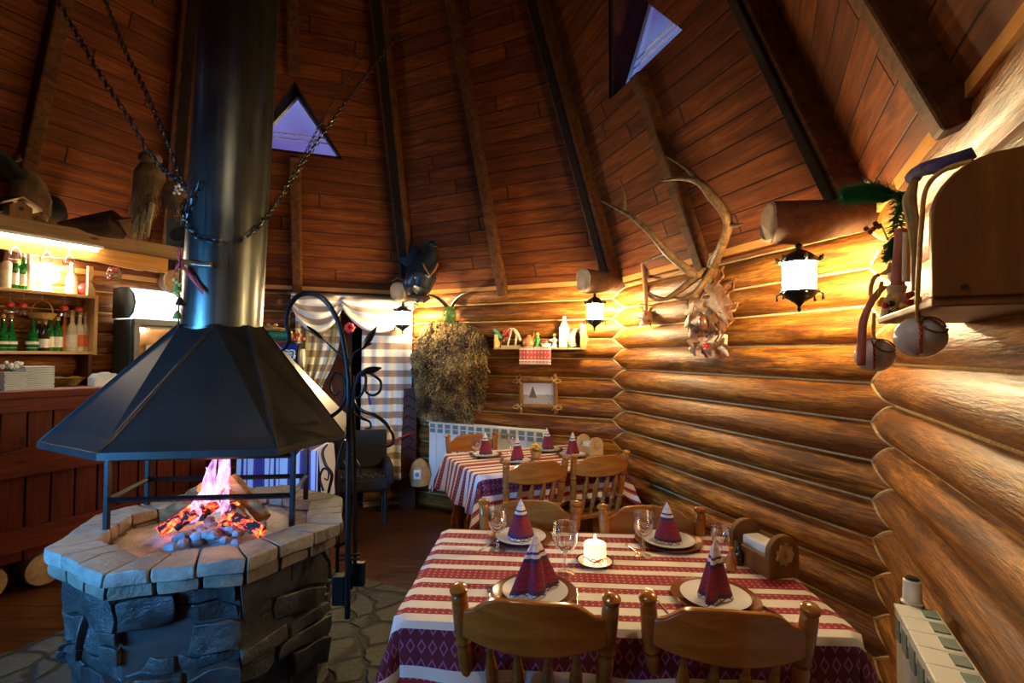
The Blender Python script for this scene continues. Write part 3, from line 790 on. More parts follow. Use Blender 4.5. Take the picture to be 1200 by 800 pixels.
# coals, logs, flames
rnd = random.Random(11)
fr = thing('campfire', 'burning split logs leaning together over grey coals with violet flames', 'fire', (HX, HY, .68))
for i in range(70):
    m = MB()
    a = rnd.uniform(0, 2 * pi); r = abs(rnd.gauss(0, .10)); s = rnd.uniform(.012, .026)
    m.ball((HX + .04 + r * cos(a), HY - .12 + r * .8 * sin(a), .715 + rnd.uniform(0, .03)), (s * rnd.uniform(.8, 1.5), s, s * .8), 7, 5, None); m.build('coal', M['coal'], fr, world=True, smooth=30)
def splitlog(p0, p1, r, mat, nm):
    m = MB(); n = 9; p0, p1 = V(p0), V(p1); t = (p1 - p0).normalized(); up = t.cross(V((0, 0, 1))).normalized(); w_ = t.cross(up); vs = []
    prof = [(1, 0), (.85, .5), (.4, .85), (-.2, .95), (-.7, .6), (-.75, 0), (-.4, -.6), (.1, -.8), (.7, -.5)]
    for i in range(9):
        p = p0.lerp(p1, i / 8)
        for j, (x, y) in enumerate(prof):
            k = r * (1 + .22 * noise.noise(V((i * .8, j * 1.3, p0.x * 30)))); vs.append(p + up * x * k + w_ * y * k)
    fs = [(i * n + j, i * n + (j + 1) % n, (i + 1) * n + (j + 1) % n, (i + 1) * n + j) for i in range(8) for j in range(n)] + [tuple(range(n)), tuple(8 * n + j for j in range(n))]
    m.add(vs, fs); return m.build(nm, mat, fr, world=True, smooth=40)
at = lambda px, py, Y: W(px, py, Y)
splitlog(W(285, 612, 2.20), W(262, 578, 2.32), .034, M['firelog'], 'firewood')
splitlog(W(310, 607, 2.28), W(272, 560, 2.36), .034, M['firelog'], 'firewood')
splitlog(W(196, 604, 2.40), W(240, 572, 2.36), .042, M['firelog'], 'firewood')
splitlog(W(186, 623, 2.16), W(238, 588, 2.28), .030, M['ember'], 'glowing_log')
splitlog(W(232, 603, 2.22), W(250, 590, 2.30), .034, M['ember'], 'glowing_log')
splitlog(W(262, 618, 2.18), W(272, 590, 2.26), .034, M['ember'], 'glowing_log')
splitlog(W(276, 606, 2.16), W(308, 622, 2.12), .030, M['ember'], 'glowing_log')
splitlog(W(205, 618, 2.1), W(230, 600, 2.14), .022, M['ember'], 'glowing_log')
def flame(px, py0, py1, Y, wd, lean, k):
    b = W(px, py0, Y); t = W(px + lean, py1, Y); m = MB(); n = 10; rows = 16; vs = []
    for i in range(rows + 1):
        s = i / rows; c = b.lerp(t, s) + V((.012 * sin(s * 7 + k), .012 * cos(s * 6 + k * 2), 0)) * s * 1.4
        rr = wd * (sin(pi * min(s * 1.0 + .14, 1) ** .75)) * (1 - s * .35) + .002
        for j in range(n):
            a = 2 * pi * j / n; vs.append(c + V((cos(a) * rr * (1 + .3 * sin(a * 3 + s * 5 + k)), sin(a) * rr * .7, 0)))
    m.add(vs, [(i * n + j, i * n + (j + 1) % n, (i + 1) * n + (j + 1) % n, (i + 1) * n + j) for i in range(rows) for j in range(n)])
    m.build('flame', M['flame'], fr, world=True, smooth=80)
flame(248, 600, 520, 2.30, .040, 2, 1); flame(262, 598, 510, 2.34, .036, 4, 2.2); flame(236, 602, 548, 2.26, .032, 8, 3.7); flame(255, 590, 505, 2.38, .030, 8, 5.1); flame(224, 612, 578, 2.2, .022, 12, 6.0); flame(266, 606, 560, 2.22, .020, -2, 8.0)
# iron fire rail standing in the hearth and carrying the hood
gr = thing('fire_rail', 'black square-bar iron rail frame standing in the ash under the hood', 'rail', (HX, HY, .66))
FP = [V((-1.705, 2.145, 0)), V((-.965, 2.245, 0)), V((-1.05, 2.60, 0)), V((-1.79, 2.50, 0))]
for i, p in enumerate(FP):
    m = MB(); m.box((p.x, p.y, .91), (.020, .020, .50)); m.build('post', M['iron'], gr, world=True, smooth=0, bevel=.002)
for zz, nm in ((.872, 'lower_rail'), (1.048, 'upper_rail')):
    m = MB()
    for i in range(4):
        a, b = FP[i] + V((0, 0, zz)), FP[(i + 1) % 4] + V((0, 0, zz)); m.tube([a, b], .012, 4)
    m.build(nm, M['iron'], gr, world=True, smooth=0)
for p in FP:
    m = MB(); c = V((HX, HY, 0)); m.tube([p + V((0, 0, 1.10)), c.lerp(p, 1.05) + V((0, 0, 1.165))], .009, 5); m.build('hood_bracket', M['iron'], gr, world=True, smooth=0)
# ---------------------------------------------------------------- hood and flue
hood = thing('smoke_hood', 'dark octagonal sheet-metal smoke hood over the open fire', 'smoke hood', (HX, HY, 1.15))
m = MB(); R0, z0, R1, z1 = .612, 1.158, .174, 1.622
HB = [(-.446, -.40), (-.053, -.608), (.50, -.50), (.605, -.11), (.46, .42), (.05, .61), (-.44, .45), (-.61, .06)]
HA = [-125, -68, -25, 12, 60, 110, 155, 195]
HBv = [V((HX + x, HY + y, z0)) for x, y in HB]; HTv = [V((HX + R1 * cos(R(a)), HY + R1 * sin(R(a)), z1)) for a in HA]
def ringin(vs, th, dz=0): c = V((HX, HY, 0)); return [V((c.x + (p.x - c.x) * (1 - th), c.y + (p.y - c.y) * (1 - th), p.z + dz)) for p in vs]
def ringshell(m, a, b, a2, b2):
    vs = a + b + a2 + b2; fs = []
    for i in range(8):
        j = (i + 1) % 8; fs += [(i, j, 8 + j, 8 + i), (16 + j, 16 + i, 24 + i, 24 + j), (i, 16 + i, 16 + j, j), (8 + i, 8 + j, 24 + j, 24 + i)]
    m.add(vs, fs)
ringshell(m, HBv, HTv, ringin(HBv, .01), ringin(HTv, .03))
m.build('hood_panels', M['hood'], hood, world=True, smooth=0)
m = MB(); ringshell(m, ringin(HBv, -.006, -.022), ringin(HBv, -.004, .003), ringin(HBv, .015, -.022), ringin(HBv, .015, .003)); m.build('hem', M['hood'], hood, world=True, smooth=0)
for i in range(8):
    m = MB(); m.tube([HBv[i], HTv[i]], .0035, 5); m.build('seam', M['hood'], hood, world=True)
flue = thing('flue_pipe', 'tall blue-black steel flue pipe rising from the hood through the roof', 'chimney', (HX + .005, HY, 1.58))
lean = V((.030, 0, 1)).normalized()
b = V((HX + .005, HY, 1.58)); m = MB(); m.tube([b + lean * q for q in (0, .8, 1.6, 2.4, 3.6, 5.6)], .164, 40); m.build('pipe', M['steel'], flue, world=True, smooth=50)
m = MB(); m.tube([b + lean * .0, b + lean * .03], .172, 40); m.build('collar', M['steel'], flue, world=True)
m = MB()
for i in range(14): m.tube([b + lean * 1.25 + V((.164 * cos(R(-120 - i * 1)), .164 * sin(R(-120 - i)), 0)), b + lean * 1.27 + V((.166 * cos(R(-120 - i)), .166 * sin(R(-120 - i)), 0))], .0015, 4)
# ---------------------------------------------------------------- chains
def chain(pts, L=.044, w=.0125, r=.0037, k=10):
    P = smoothpath(pts, k); out = []; acc = 0; m = MB(); side0 = V((1, 0, 0)); d = 0; tgt = 0; idx = 0
    for i in range(len(P) - 1):
        seg = P[i + 1] - P[i]; l = seg.length
        while tgt <= acc + l:
            c = P[i] + seg * ((tgt - acc) / l); t = seg.normalized(); s = t.orthogonal().normalized()
            if idx % 2: s = t.cross(s)
            m.link(c, t, s, L, w, r); idx += 1; tgt += L * .78
        acc += l
    return m
pc = lambda px, py: W(px, py, 2.12)
def chthing(name, pts, label, **kw):
    m = chain(pts, **kw); o = m.build(name, M['chain'], world=True, loc=pts[0], smooth=60); return tag(o, label, 'chain', 'chains bracing the flue')
b1 = lambda a, z: b + lean * (z - 1.58) + V((.174 * cos(R(a)), .174 * sin(R(a)), 0))
chthing('chain', [W(60, -14, 2.6), W(110, 75, 2.55), W(150, 137, 2.5), W(183, 190, 2.45), b1(-175, 2.24), b1(-150, 2.15), b1(-132, 2.09)], 'left one of two dark chains descending from the upper left to the flue')
chthing('chain', [W(118, -14, 3.0), W(145, 55, 2.85), W(172, 110, 2.7), W(195, 165, 2.55), W(218, 222, 2.42), b1(-185, 2.25), b1(-160, 2.16), b1(-134, 2.08)], 'right one of two dark chains descending from the upper left to the flue')
chthing('chain', [b1(-132, 2.10), b1(-118, 2.04), b1(-100, 1.995), b1(-80, 1.975), b1(-60, 1.975), b1(-40, 2.0), b1(-22, 2.05), b1(-8, 2.10)], 'dark chain slung in a loop across the front of the flue')
chthing('chain', [b1(-8, 2.10), W(330, 228, 2.5), W(370, 168, 2.75), W(420, 100, 3.1), W(470, 36, 3.45)], 'thick dark chain rising right of the flue past the triangular window')
chthing('chain', [b1(-14, 2.06), W(325, 235, 2.45), W(357, 180, 2.65), W(390, 120, 2.9), W(441, 42, 3.3)], 'thin dark chain beside the longer one right of the flue', L=.026, w=.007, r=.002)
chthing('chain', [b1(-130, 2.06), b1(-122, 2.10), b1(-112, 2.16), b1(-100, 2.23)], 'short loose chain end lying against the front of the flue')
# ---------------------------------------------------------------- wrought iron crane by the hearth
cr = thing('pot_crane', 'tall black wrought-iron pot crane with arched hook top and scrolled leaves beside the hearth', 'crane', W(408, 725, 2.15))
cp = lambda px, py, o=0: W(px, py, 2.15 + o)
m = MB(); m.tube(smoothpath([cp(407, 724), cp(408, 600), cp(409, 500), cp(409, 450), cp(406, 420), cp(399, 385), cp(386, 358), cp(370, 345), cp(352, 345), cp(340, 358), cp(336, 378), cp(339, 395), cp(334, 408), cp(326, 412)], 6), lerp_r([.012, .012, .012, .012, .011, .011, .011, .011, .011, .011, .011, .010, .007, .002], 79), 8)
m.build('pole', M['iron'], cr, world=True)
m = MB(); m.tube([cp(416, 660, .03), cp(416, 540, .03), cp(413, 440, .02)], .008, 8); m.build('hinge_bar', M['iron'], cr, world=True)
m = MB()
for y in (651, 656): m.tube([cp(398, y, -.02), cp(422, y - 2, .03)], .006, 6)
m.box(cp(398, 690, .02), (.05, .05, .12)); m.box(cp(420, 672, .05), (.055, .03, .10)); m.build('bracket', M['iron'], cr, world=True, bevel=.003)
def scroll(pts, r, k=7, nm='scroll'):
    m = MB(); P = smoothpath([cp(*p) for p in pts], k); m.tube(P, lerp_r(r, len(P)), 7); return m.build(nm, M['iron'], cr, world=True)
scroll([(408, 424), (398, 415), (388, 406), (378, 397)], [.006, .006, .004, .002])
scroll([(409, 428), (414, 415), (424, 408), (436, 402)], [.006, .006, .005, .003])
scroll([(388, 488, .0), (400, 478), (406, 462), (403, 444), (394, 436), (387, 446), (388, 458), (394, 463), (399, 456)], [.009, .008, .008, .007, .006, .006, .005, .004, .003])
scroll([(413, 478), (415, 456), (420, 440), (426, 436), (429, 446), (425, 460), (418, 466), (414, 458), (418, 448), (423, 447)], [.008, .008, .007, .007, .006, .006, .005, .004, .003, .003])
scroll([(424, 440), (430, 436), (438, 440), (446, 447), (445, 458), (437, 463), (429, 459), (430, 450)], [.008, .007, .006, .006, .006, .006, .005, .003])
scroll([(412, 460), (416, 474), (426, 482), (440, 487), (452, 496), (460, 508), (460, 519), (452, 523), (445, 520)], [.009, .008, .008, .008, .008, .007, .007, .006, .004])
scroll([(414, 482), (424, 490), (433, 494), (434, 501), (428, 502)], [.006, .006, .005, .004, .003])
def leaf(a, b, w, nm='leaf'):
    A, B = cp(*a), cp(*b); t = B - A; s = V((0, 0, 1)).cross(t).normalized() if abs(t.normalized().z) < .9 else V((1, 0, 0)); up = t.cross(V((0, 1, 0))).normalized(); m = MB(); vs = []; n = 10
    for i in range(n + 1):
        u = i / n; ww = w * sin(pi * u ** .8) + .001; c = A + t * u
        vs += [c + up * ww, c + V((0, -.012 * sin(pi * u), 0)), c - up * ww]
    fs = []
    for i in range(n): fs += [(i * 3, i * 3 + 1, i * 3 + 4, i * 3 + 3), (i * 3 + 1, i * 3 + 2, i * 3 + 5, i * 3 + 4)]
    m.add(vs, fs); return m.build(nm, M['iron'], cr, world=True, solid=.005)
leaf((424, 410), (442, 382), .012); leaf((378, 397), (360, 382), .006); leaf((424, 436), (447, 431), .013)
# scrolled tool stand lower down behind the crane
ts = thing('fire_tool_stand', 'low black wrought-iron scrollwork stand on the floor behind the crane', 'stand', W(395, 640, 2.75))
cp = lambda px, py, o=0: W(px, py, 2.75 + o)
def sc2(pts, r, nm='scroll'):
    m = MB(); P = smoothpath([cp(*p) for p in pts], 7); m.tube(P, lerp_r(r, len(P)), 7); return m.build(nm, M['iron'], ts, world=True)
sc2([(395, 690), (396, 600), (394, 560), (398, 530), (404, 515)], [.011, .011, .010, .009, .006], 'upright')
sc2([(384, 520), (378, 530), (382, 545), (389, 556), (386, 572), (382, 590)], [.004, .008, .009, .009, .008, .004])
sc2([(404, 525), (412, 533), (420, 545), (422, 556), (416, 560), (412, 552), (416, 545)], [.007, .008, .008, .007, .006, .005, .003])
sc2([(402, 540), (410, 556), (414, 578), (415, 600)], [.006, .007, .007, .005])
sc2([(379, 575), (375, 560), (379, 549), (385, 552), (384, 562), (380, 560)], [.006, .006, .006, .005, .004, .003])
sc2([(395, 640), (380, 640), (376, 690)], [.008, .008, .008], 'foot'); sc2([(395, 640), (408, 640), (412, 690)], [.008, .008, .008], 'foot')
# ================================================================== TABLES AND CHAIRS
def turned(m, p0, p1, prof, n=10):
    p0, p1 = V(p0), V(p1); d = p1 - p0; L = d.length; z = d.normalized(); x = z.orthogonal().normalized(); y = z.cross(x)
    m.lathe([(r, q * L) for q, r in prof], n, frame(p0, x, y, z))
SPIN = [(0, .009), (.08, .010), (.16, .012), (.24, .017), (.28, .013), (.31, .018), (.34, .013), (.37, .017), (.40, .012), (.50, .014), (.62, .019), (.74, .017), (.86, .011), (1, .008)]
POST = [(0, .017), (.10, .019), (.20, .023), (.24, .018), (.27, .025), (.30, .018), (.33, .024), (.38, .020), (.46, .022), (.56, .023), (.60, .018), (.63, .025), (.66, .020), (.69, .023), (.85, .023), (.93, .022), (.945, .018), (.96, .024), (.985, .025), (1.0, .019), (1.008, .008)]
LEG = [(0, .013), (.12, .017), (.25, .015), (.30, .021), (.34, .016), (.38, .022), (.55, .024), (.70, .018), (.74, .024), (.78, .018), (1, .022)]
def chair():
    t = thing('dining_chair', '', 'chair')
    PT = [(-.205, -.235, .862), (.205, -.235, .862)]; PB = [(-.175, -.165, .44), (.175, -.165, .44)]
    for a, b_ in zip(PB, PT):
        m = MB(); turned(m, a, b_, POST, 14); m.build('back_post', M['chairw'], t)
    def cy(x): return -.228 - .045 * (1 - (x / .2) ** 2)
    m = MB(); N = 24; vs = []
    for i in range(N + 1):
        u = -1 + 2 * i / N; x = u * .192; top = .800 + .045 * (1 / (1 + math.exp((abs(u) - .74) * 14))) + .008 * (1 - abs(u)); bot = .712 + .018 * abs(u) ** 2
        y = cy(x); th = .011
        vs += [V((x, y - th, bot)), V((x, y - th, top)), V((x, y + th, top)), V((x, y + th, bot))]
    fs = []
    for i in range(N):
        for k in range(4): fs.append((i * 4 + k, i * 4 + (k + 1) % 4, i * 4 + 4 + (k + 1) % 4, i * 4 + 4 + k))
    fs += [(0, 1, 2, 3), (N * 4, N * 4 + 1, N * 4 + 2, N * 4 + 3)]; m.add(vs, fs); m.build('crest_rail', M['chairw'], t, smooth=50, bevel=.005)
    for x in (-.115, -.04, .04, .115):
        m = MB(); turned(m, (x * .95, -.165, .445), (x, cy(x) + .002, .725), SPIN, 10); m.build('spindle', M['chairw'], t)
    m = MB(); poly = []
    for i in range(32):
        a = 2 * pi * i / 32; c_, s_ = cos(a), sin(a); e = .38; poly.append((.212 * (abs(c_) ** e) * (1 if c_ > 0 else -1), .01 + .20 * (abs(s_) ** e) * (1 if s_ > 0 else -1)))
    m.prism(poly, .415, .450); m.build('seat', M['chairw'], t, smooth=40, bevel=.008)
    for sx, sy in ((-1, -1), (1, -1), (-1, 1), (1, 1)):
        m = MB(); turned(m, (sx * .195, .01 + sy * .185, 0), (sx * .15, .01 + sy * .14, .42), LEG, 12); m.build('leg', M['chairw'], t)
    for sx in (-1, 1):
        m = MB(); m.tube([(sx * .178, -.15, .15), (sx * .178, 0, .15), (sx * .178, .16, .15)], [.008, .013, .008], 8); m.build('stretcher', M['chairw'], t)
    m = MB(); m.tube([(-.178, .01, .15), (0, .01, .15), (.178, .01, .15)], [.008, .013, .008], 8); m.build('stretcher', M['chairw'], t)
    return t
ch0 = chair(); used = []
def put_chair(xl, yl, xr, yr, lab, flip=False, tilt=0):   # positions of the left and right back-post tops (seen by us)
    o = ch0 if not used else dup(ch0); used.append(o)
    c = V(((xl + xr) / 2, (yl + yr) / 2, 0)); a = atan2(yr - yl, xr - xl)
    if flip: a += pi
    fwd = V((-sin(a), cos(a), 0)); p = c + fwd * .235
    o.location = (p.x, p.y, .011 if yl < 1.9 and xl < .2 else .0); o.rotation_euler = (0, 0, a); o['label'] = lab; return o
put_chair(-.148, 1.385, .275, 1.335, 'front chair facing away from us, left of the two in front of the near table')
put_chair(.372, 1.370, .775, 1.315, 'front chair facing away from us, right of the two in front of the near table')
put_chair(-.115, 2.245, .285, 2.225, 'chair behind the near table, its back seen above the left cone napkin', True)
put_chair(.40, 2.185, .80, 2.155, 'chair behind the near table next to the log wall and the wooden napkin holder', True)
put_chair(-.030, 3.065, .352, 3.225, 'left one of two chairs on the near side of the far table')
put_chair(.415, 3.27, .775, 3.425, 'right one of two chairs on the near side of the far table')
put_chair(-.505, 4.02, -.135, 4.19, 'bright orange chair behind the far table, in front of the white radiator', True)
def table(c, ang, L, Wd, Hh, drop, lab, clab, seed, wave=.02):
    t = thing('dining_table', lab, 'table', (c[0], c[1], 0), ang)
    m = MB(); m.box((0, 0, Hh - .02), (L - .01, Wd - .01, .03)); m.build('tabletop', M['tablew'], t, bevel=.004)
    m = MB(); m.box((0, Wd / 2 - .09, Hh - .08), (L - .2, .02, .09)); m.box((0, -Wd / 2 + .09, Hh - .08), (L - .2, .02, .09)); m.box((L / 2 - .09, 0, Hh - .08), (.02, Wd - .2, .09)); m.box((-L / 2 + .09, 0, Hh - .08), (.02, Wd - .2, .09)); m.build('apron', M['tablew'], t)
    for sx in (-1, 1):
        for sy in (-1, 1):
            m = MB(); turned(m, (sx * (L / 2 - .075), sy * (Wd / 2 - .075), 0), (sx * (L / 2 - .075), sy * (Wd / 2 - .075), Hh - .035), [(0, .018), (.1, .026), (.3, .030), (.5, .036), (.66, .040), (.72, .028), (.75, .042), (.78, .030), (.81, .036), (1, .036)], 14); m.build('leg', M['tablew'], t)
    nu, nv = 110, 90; hl, hw = L / 2 + .004, Wd / 2 + .004; UL, VL = hl + drop, hw + drop
    def P(a, b_):
        u = -UL + 2 * UL * a; v = -VL + 2 * VL * b_; eu = max(abs(u) - hl, 0); ev = max(abs(v) - hw, 0); su = 1 if u > 0 else -1; sv = 1 if v > 0 else -1
        x = min(abs(u), hl) * su; y = min(abs(v), hw) * sv; z = Hh + .002 + .0015 * noise.noise(V((u * 4, v * 4, seed)))
        if eu > 0 and ev > 0:
            d = sqrt(eu * eu + ev * ev); th = atan2(ev, eu); rr = .018 + .55 * min(eu, ev); x += su * rr * cos(th) * 1.0; y += sv * rr * sin(th) * 1.0; z -= max(eu, ev) + .25 * min(eu, ev)
        elif eu > 0:
            f = wave * sin(v * 17 + seed) * (eu / drop) + wave * .6 * sin(v * 31 + seed * 2) * (eu / drop); x += su * (.012 + .05 * (eu / drop) + f + min(eu, .012)); z -= max(eu - .006, 0)
        elif ev > 0:
            f = wave * sin(u * 13 + seed) * (ev / drop) + wave * .5 * sin(u * 27 + seed) * (ev / drop); y += sv * (.012 + .03 * (ev / drop) + f + min(ev, .012)); z -= max(ev - .006, 0)
        return V((x, y, z))
    m = MB(); m.grid(P, nu, nv, lambda a, b_: (-UL + 2 * UL * a, -VL + 2 * VL * b_))
    o = m.build('tablecloth', M['cloth'], smooth=60, loc=(c[0], c[1], .004), rot=(0, 0, ang), solid=.0025, fixn=False); tag(o, clab, 'tablecloth'); return t
def rectfrom(p, q, r):  # three top corners: left-front, right-front, left-back
    p, q, r = V(p), V(q), V(r); return p, q, r
TA = R(-3.3); near_c = (.335, 1.785); table(near_c, TA, 1.235, .70, .745, .30, 'near dining table under a striped cloth, with two chairs on each long side', 'red and white striped embroidered cloth on the near table', 1.0)
FA = R(24.5); far_c = (.15, 3.70); table(far_c, FA, 1.06, .70, .745, .24, 'far dining table beside the radiator and the log corner', 'red and white striped embroidered cloth on the far table by the radiator', 2.3, .016)
HT = .752
# ================================================================== TABLEWARE
def napkin_cone(seed=0, kind='cone', h=.15, r=.052):
    m = MB(); n = 28; rows = 10
    def P(a, b_):
        th = 2 * pi * a
        if kind == 'cone':
            rr = r * (1 - b_) ** .85 * (1 + .04 * sin(3 * th + seed)); lean = .010 * b_
        else:
            rr = r * (1 - b_) ** .82 * (1 + .34 * cos(4 * th + seed) * (1 - .4 * b_)); lean = 0
        return V((rr * cos(th) * (1.0 if kind == 'cone' else 1.2), rr * sin(th) * (.95 if kind == 'cone' else .62) + lean, h * b_ + .001))
    m.grid(P, n, rows, lambda a, b_: (a, b_)); return m
def napkin(p, kind, lab, rz=0, h=.15, r=.052, grp='folded napkins on the plates'):
    m = napkin_cone(p.x * 9, kind, h, r); o = m.build('napkin', M['napkin'], loc=p, rot=(0, 0, rz), smooth=70, solid=.0015, fixn=False); return tag(o, lab, 'napkin', grp)
def plate(p, lab, charger=True, r=.105):
    t = thing('plate', lab, 'plate', p, 0, 'plates set on the tables')
    if charger:
        m = MB(); m.lathe([(.001, .0), (r * 1.05, .0), (r * 1.22, .010), (r * 1.25, .013), (r * 1.05, .005), (.001, .004)], 36, cap=False); m.build('rim', M['brown'], t)
    m = MB(); m.lathe([(.001, .004), (r * .6, .004), (r * .95, .014), (r * .98, .018), (r * .93, .017), (r * .62, .008), (.001, .008)], 36, cap=False); m.build('dish', M['porc'], t); return t
def goblet(p, lab, h=.135, r=.034, grp='stemmed glasses on the tables'):
    t = thing('wine_glass', lab, 'glass', p, 0, grp)
    m = MB(); m.lathe([(.001, .0), (.030, .001), (.032, .003), (.010, .006), (.005, .012), (.006, .03), (.008, .036), (.005, .042), (.006, h * .42)], 20); m.build('stem', M['glass'], t)
    q = h * .42; m = MB(); m.lathe([(.006, q), (r * .75, q + .015), (r, q + .038), (r * 1.02, h * .85), (r * .96, h), (r * .92, h), (r * .96, h * .85), (r * .94, q + .040), (r * .7, q + .020), (.002, q + .006)], 24, cap=False); m.build('bowl', M['glass'], t); return t
def fork(p, rz, lab, kind='fork'):
    m = MB(); L = .17
    m.tube([(0, -L / 2, .003), (0, 0, .004), (0, L * .22, .003)], [.005, .0028, .0035], 6, flat=.5)
    if kind == 'fork':
        m.box((0, L * .27, .004), (.018, .022, .0016))
        for i in range(4): m.tube([(-.0075 + .005 * i, L * .29, .004), (-.0075 + .005 * i, L * .5, .006)], .0011, 4)
    else:
        m.prism([(-.004, L * .2), (.006, L * .2), (.008, L * .42), (.002, L * .55), (-.004, L * .5)], .002, .004)
    o = m.build(kind, M['steelbright'], loc=p, rot=(0, 0, rz), smooth=50); return tag(o, lab, kind if kind == 'fork' else 'knife', 'cutlery on the tables')
def NP(px, py, dz=0): q = G(px, py, HT); return V((q.x, q.y, HT + dz))
# near table
for i, (px, py, kind, lab) in enumerate(((610, 632, 'cone', 'back left on the near table'), (783, 636, 'cone', 'back right on the near table'), (627, 697, 'fan', 'front left on the near table'), (838, 703, 'fan', 'front right on the near table'))):
    p = NP(px, py, .001); plate(p, 'white plate on a brown charger, ' + lab)
    napkin(p + V((0, .0, .009)), kind, ('cone-folded' if kind == 'cone' else 'pleated pointed') + ' red and dark blue embroidered napkin, ' + lab, .3 * i, .15 if kind == 'cone' else .175, .056 if kind == 'cone' else .060)
for px, py, lab, hh in ((583, 645, 'wine glass left of the back left cone napkin on the near table', .165), (662, 672, 'goblet in the middle of the near table, left of the candle', .172), (754, 652, 'wine glass left of the back right cone napkin on the near table', .165), (844, 655, 'goblet behind the front right pleated napkin near the cruets', .12)):
    goblet(NP(px, py), lab, hh, .042 if hh > .17 else .037 if hh > .15 else .034)
for px, py, rz, k, lab in ((575, 703, .1, 'fork', 'fork left of the front left plate on the near table'), (676, 706, -.05, 'knife', 'knife right of the front left plate on the near table'), (772, 706, .1, 'fork', 'fork left of the front right plate on the near table'), (889, 708, .35, 'knife', 'knife right of the front right plate on the near table'), (571, 640, -.5, 'knife', 'knife left of the back left plate on the near table'), (741, 644, .3, 'fork', 'fork left of the back right plate on the near table'), (655, 642, .2, 'fork', 'fork right of the back left plate on the near table')):
    fork(NP(px, py), rz, lab, k)
p = NP(697, 660)
t = thing('saucer', 'small dark-rimmed saucer under the lit candle', 'saucer', p); t.scale = (1.3, 1.3, 1); m = MB(); m.lathe([(.001, .001), (.036, .001), (.048, .009), (.050, .012), (.036, .005), (.001, .004)], 28, cap=False); m.build('dish', M['porc'], t); m = MB(); m.lathe([(.047, .009), (.051, .012), (.051, .014), (.047, .011)], 28, cap=False); m.build('rim', M['black'], t)
t = thing('candle', 'lit cream pillar candle with a red ribbon on the near table', 'candle', p + V((0, 0, .006))); t.scale = (1.4, 1.4, 1.15)
m = MB(); m.lathe([(.001, 0), (.028, 0), (.0285, .004), (.0285, .054), (.026, .060), (.018, .056), (.001, .054)], 24, cap=False); m.build('wax', M['wax'], t)
m = MB(); m.tube([(0, 0, .054), (0, 0, .064)], .001, 4); m.build('wick', M['black'], t); m = MB(); m.lathe([(.001, .060), (.0045, .066), (.0035, .074), (.0003, .086)], 8); m.build('flame', M['flamec'], t)
m = MB(); m.tube([(.0292 * cos(q * pi / 12), .0292 * sin(q * pi / 12), .016 + .004 * sin(q)) for q in range(25)], .0016, 5)
for s in (-1, 1): m.tube(smoothpath([(.0, -.030, .017), (s * .010, -.034, .024), (s * .016, -.033, .018), (s * .006, -.032, .015), (0, -.030, .016), (s * .012, -.034, .006)], 4), .0013, 5)
m.build('ribbon', M['red'], t)
# wooden napkin holder with two arched ends
def holder(p, rz, s, lab, mat='boxw'):
    t = thing('napkin_holder', lab, 'napkin holder', p, rz); Wd, Hh, L = .100 * s, .118 * s, .150 * s
    arc = [(-Wd / 2, 0)] + [(-Wd / 2 * cos(q * pi / 12), Hh - Wd / 2 + Wd / 2 * sin(q * pi / 12)) for q in range(13)] + [(Wd / 2, 0)]
    for y in (-L / 2, L / 2):
        m = MB(); m.prism(arc, -.009 * s, .009 * s, frame(V((0, y, 0)), V((1, 0, 0)), V((0, 0, 1)), V((0, -1, 0)))); m.build('end_panel', M[mat], t, bevel=.003)
    m = MB()
    for x in (-Wd / 2 + .008, Wd / 2 - .008): m.box((x, 0, .028 * s), (.010 * s, L - .018 * s, .055 * s))
    m.box((0, 0, .006), (Wd - .01, L - .018 * s, .010)); m.build('tray', M[mat], t, bevel=.002)
    m = MB(); m.box((0, 0, .045 * s), (Wd * .55, L * .7, .07 * s)); m.build('paper_napkins', M['white'], t, bevel=.006)
    m = MB(); c = V((0, -L / 2 - .009 * s, Hh * .56)); rr = Wd * .26
    m.lathe([(rr * .2, .0), (rr * .5, .004), (rr * .9, .0055), (rr, .003), (rr, 0)], 20, frame(c, V((1, 0, 0)), V((0, 0, 1)), V((0, -1, 0))))
    for q in range(9): a = 2 * pi * q / 9; m.ball(c + V((rr * .95 * cos(a), -.002, rr * .95 * sin(a))), (rr * .26, .004, rr * .26), 7, 5)
    m.tube([c + V((rr * .35 * cos(a), -.006, rr * .5 * sin(a))) for a in [q * .7 for q in range(9)]], .0016 * s, 5); m.build('carved_emblem', M['logend'], t); return t
holder(NP(908, 672) + V((-.012, .06, 0)), R(14), 1.22, 'dark wooden napkin holder with arched ends and a carved emblem on the near table')
# cruets
for i, (px, py, mt, lab) in enumerate(((857, 668, 'bottlea', 'amber cruet bottle by the napkin holder, nearest us'), (866, 661, 'bottled', 'dark cruet bottle by the napkin holder, the rear one'))):
    m = MB(); m.lathe([(.001, 0), (.017, 0), (.018, .03), (.016, .045), (.008, .058), (.008, .072), (.010, .074), (.010, .080), (.001, .082)], 16, cap=False); o = m.build('cruet', M[mt], loc=NP(px, py)); tag(o, lab, 'bottle', 'cruets')
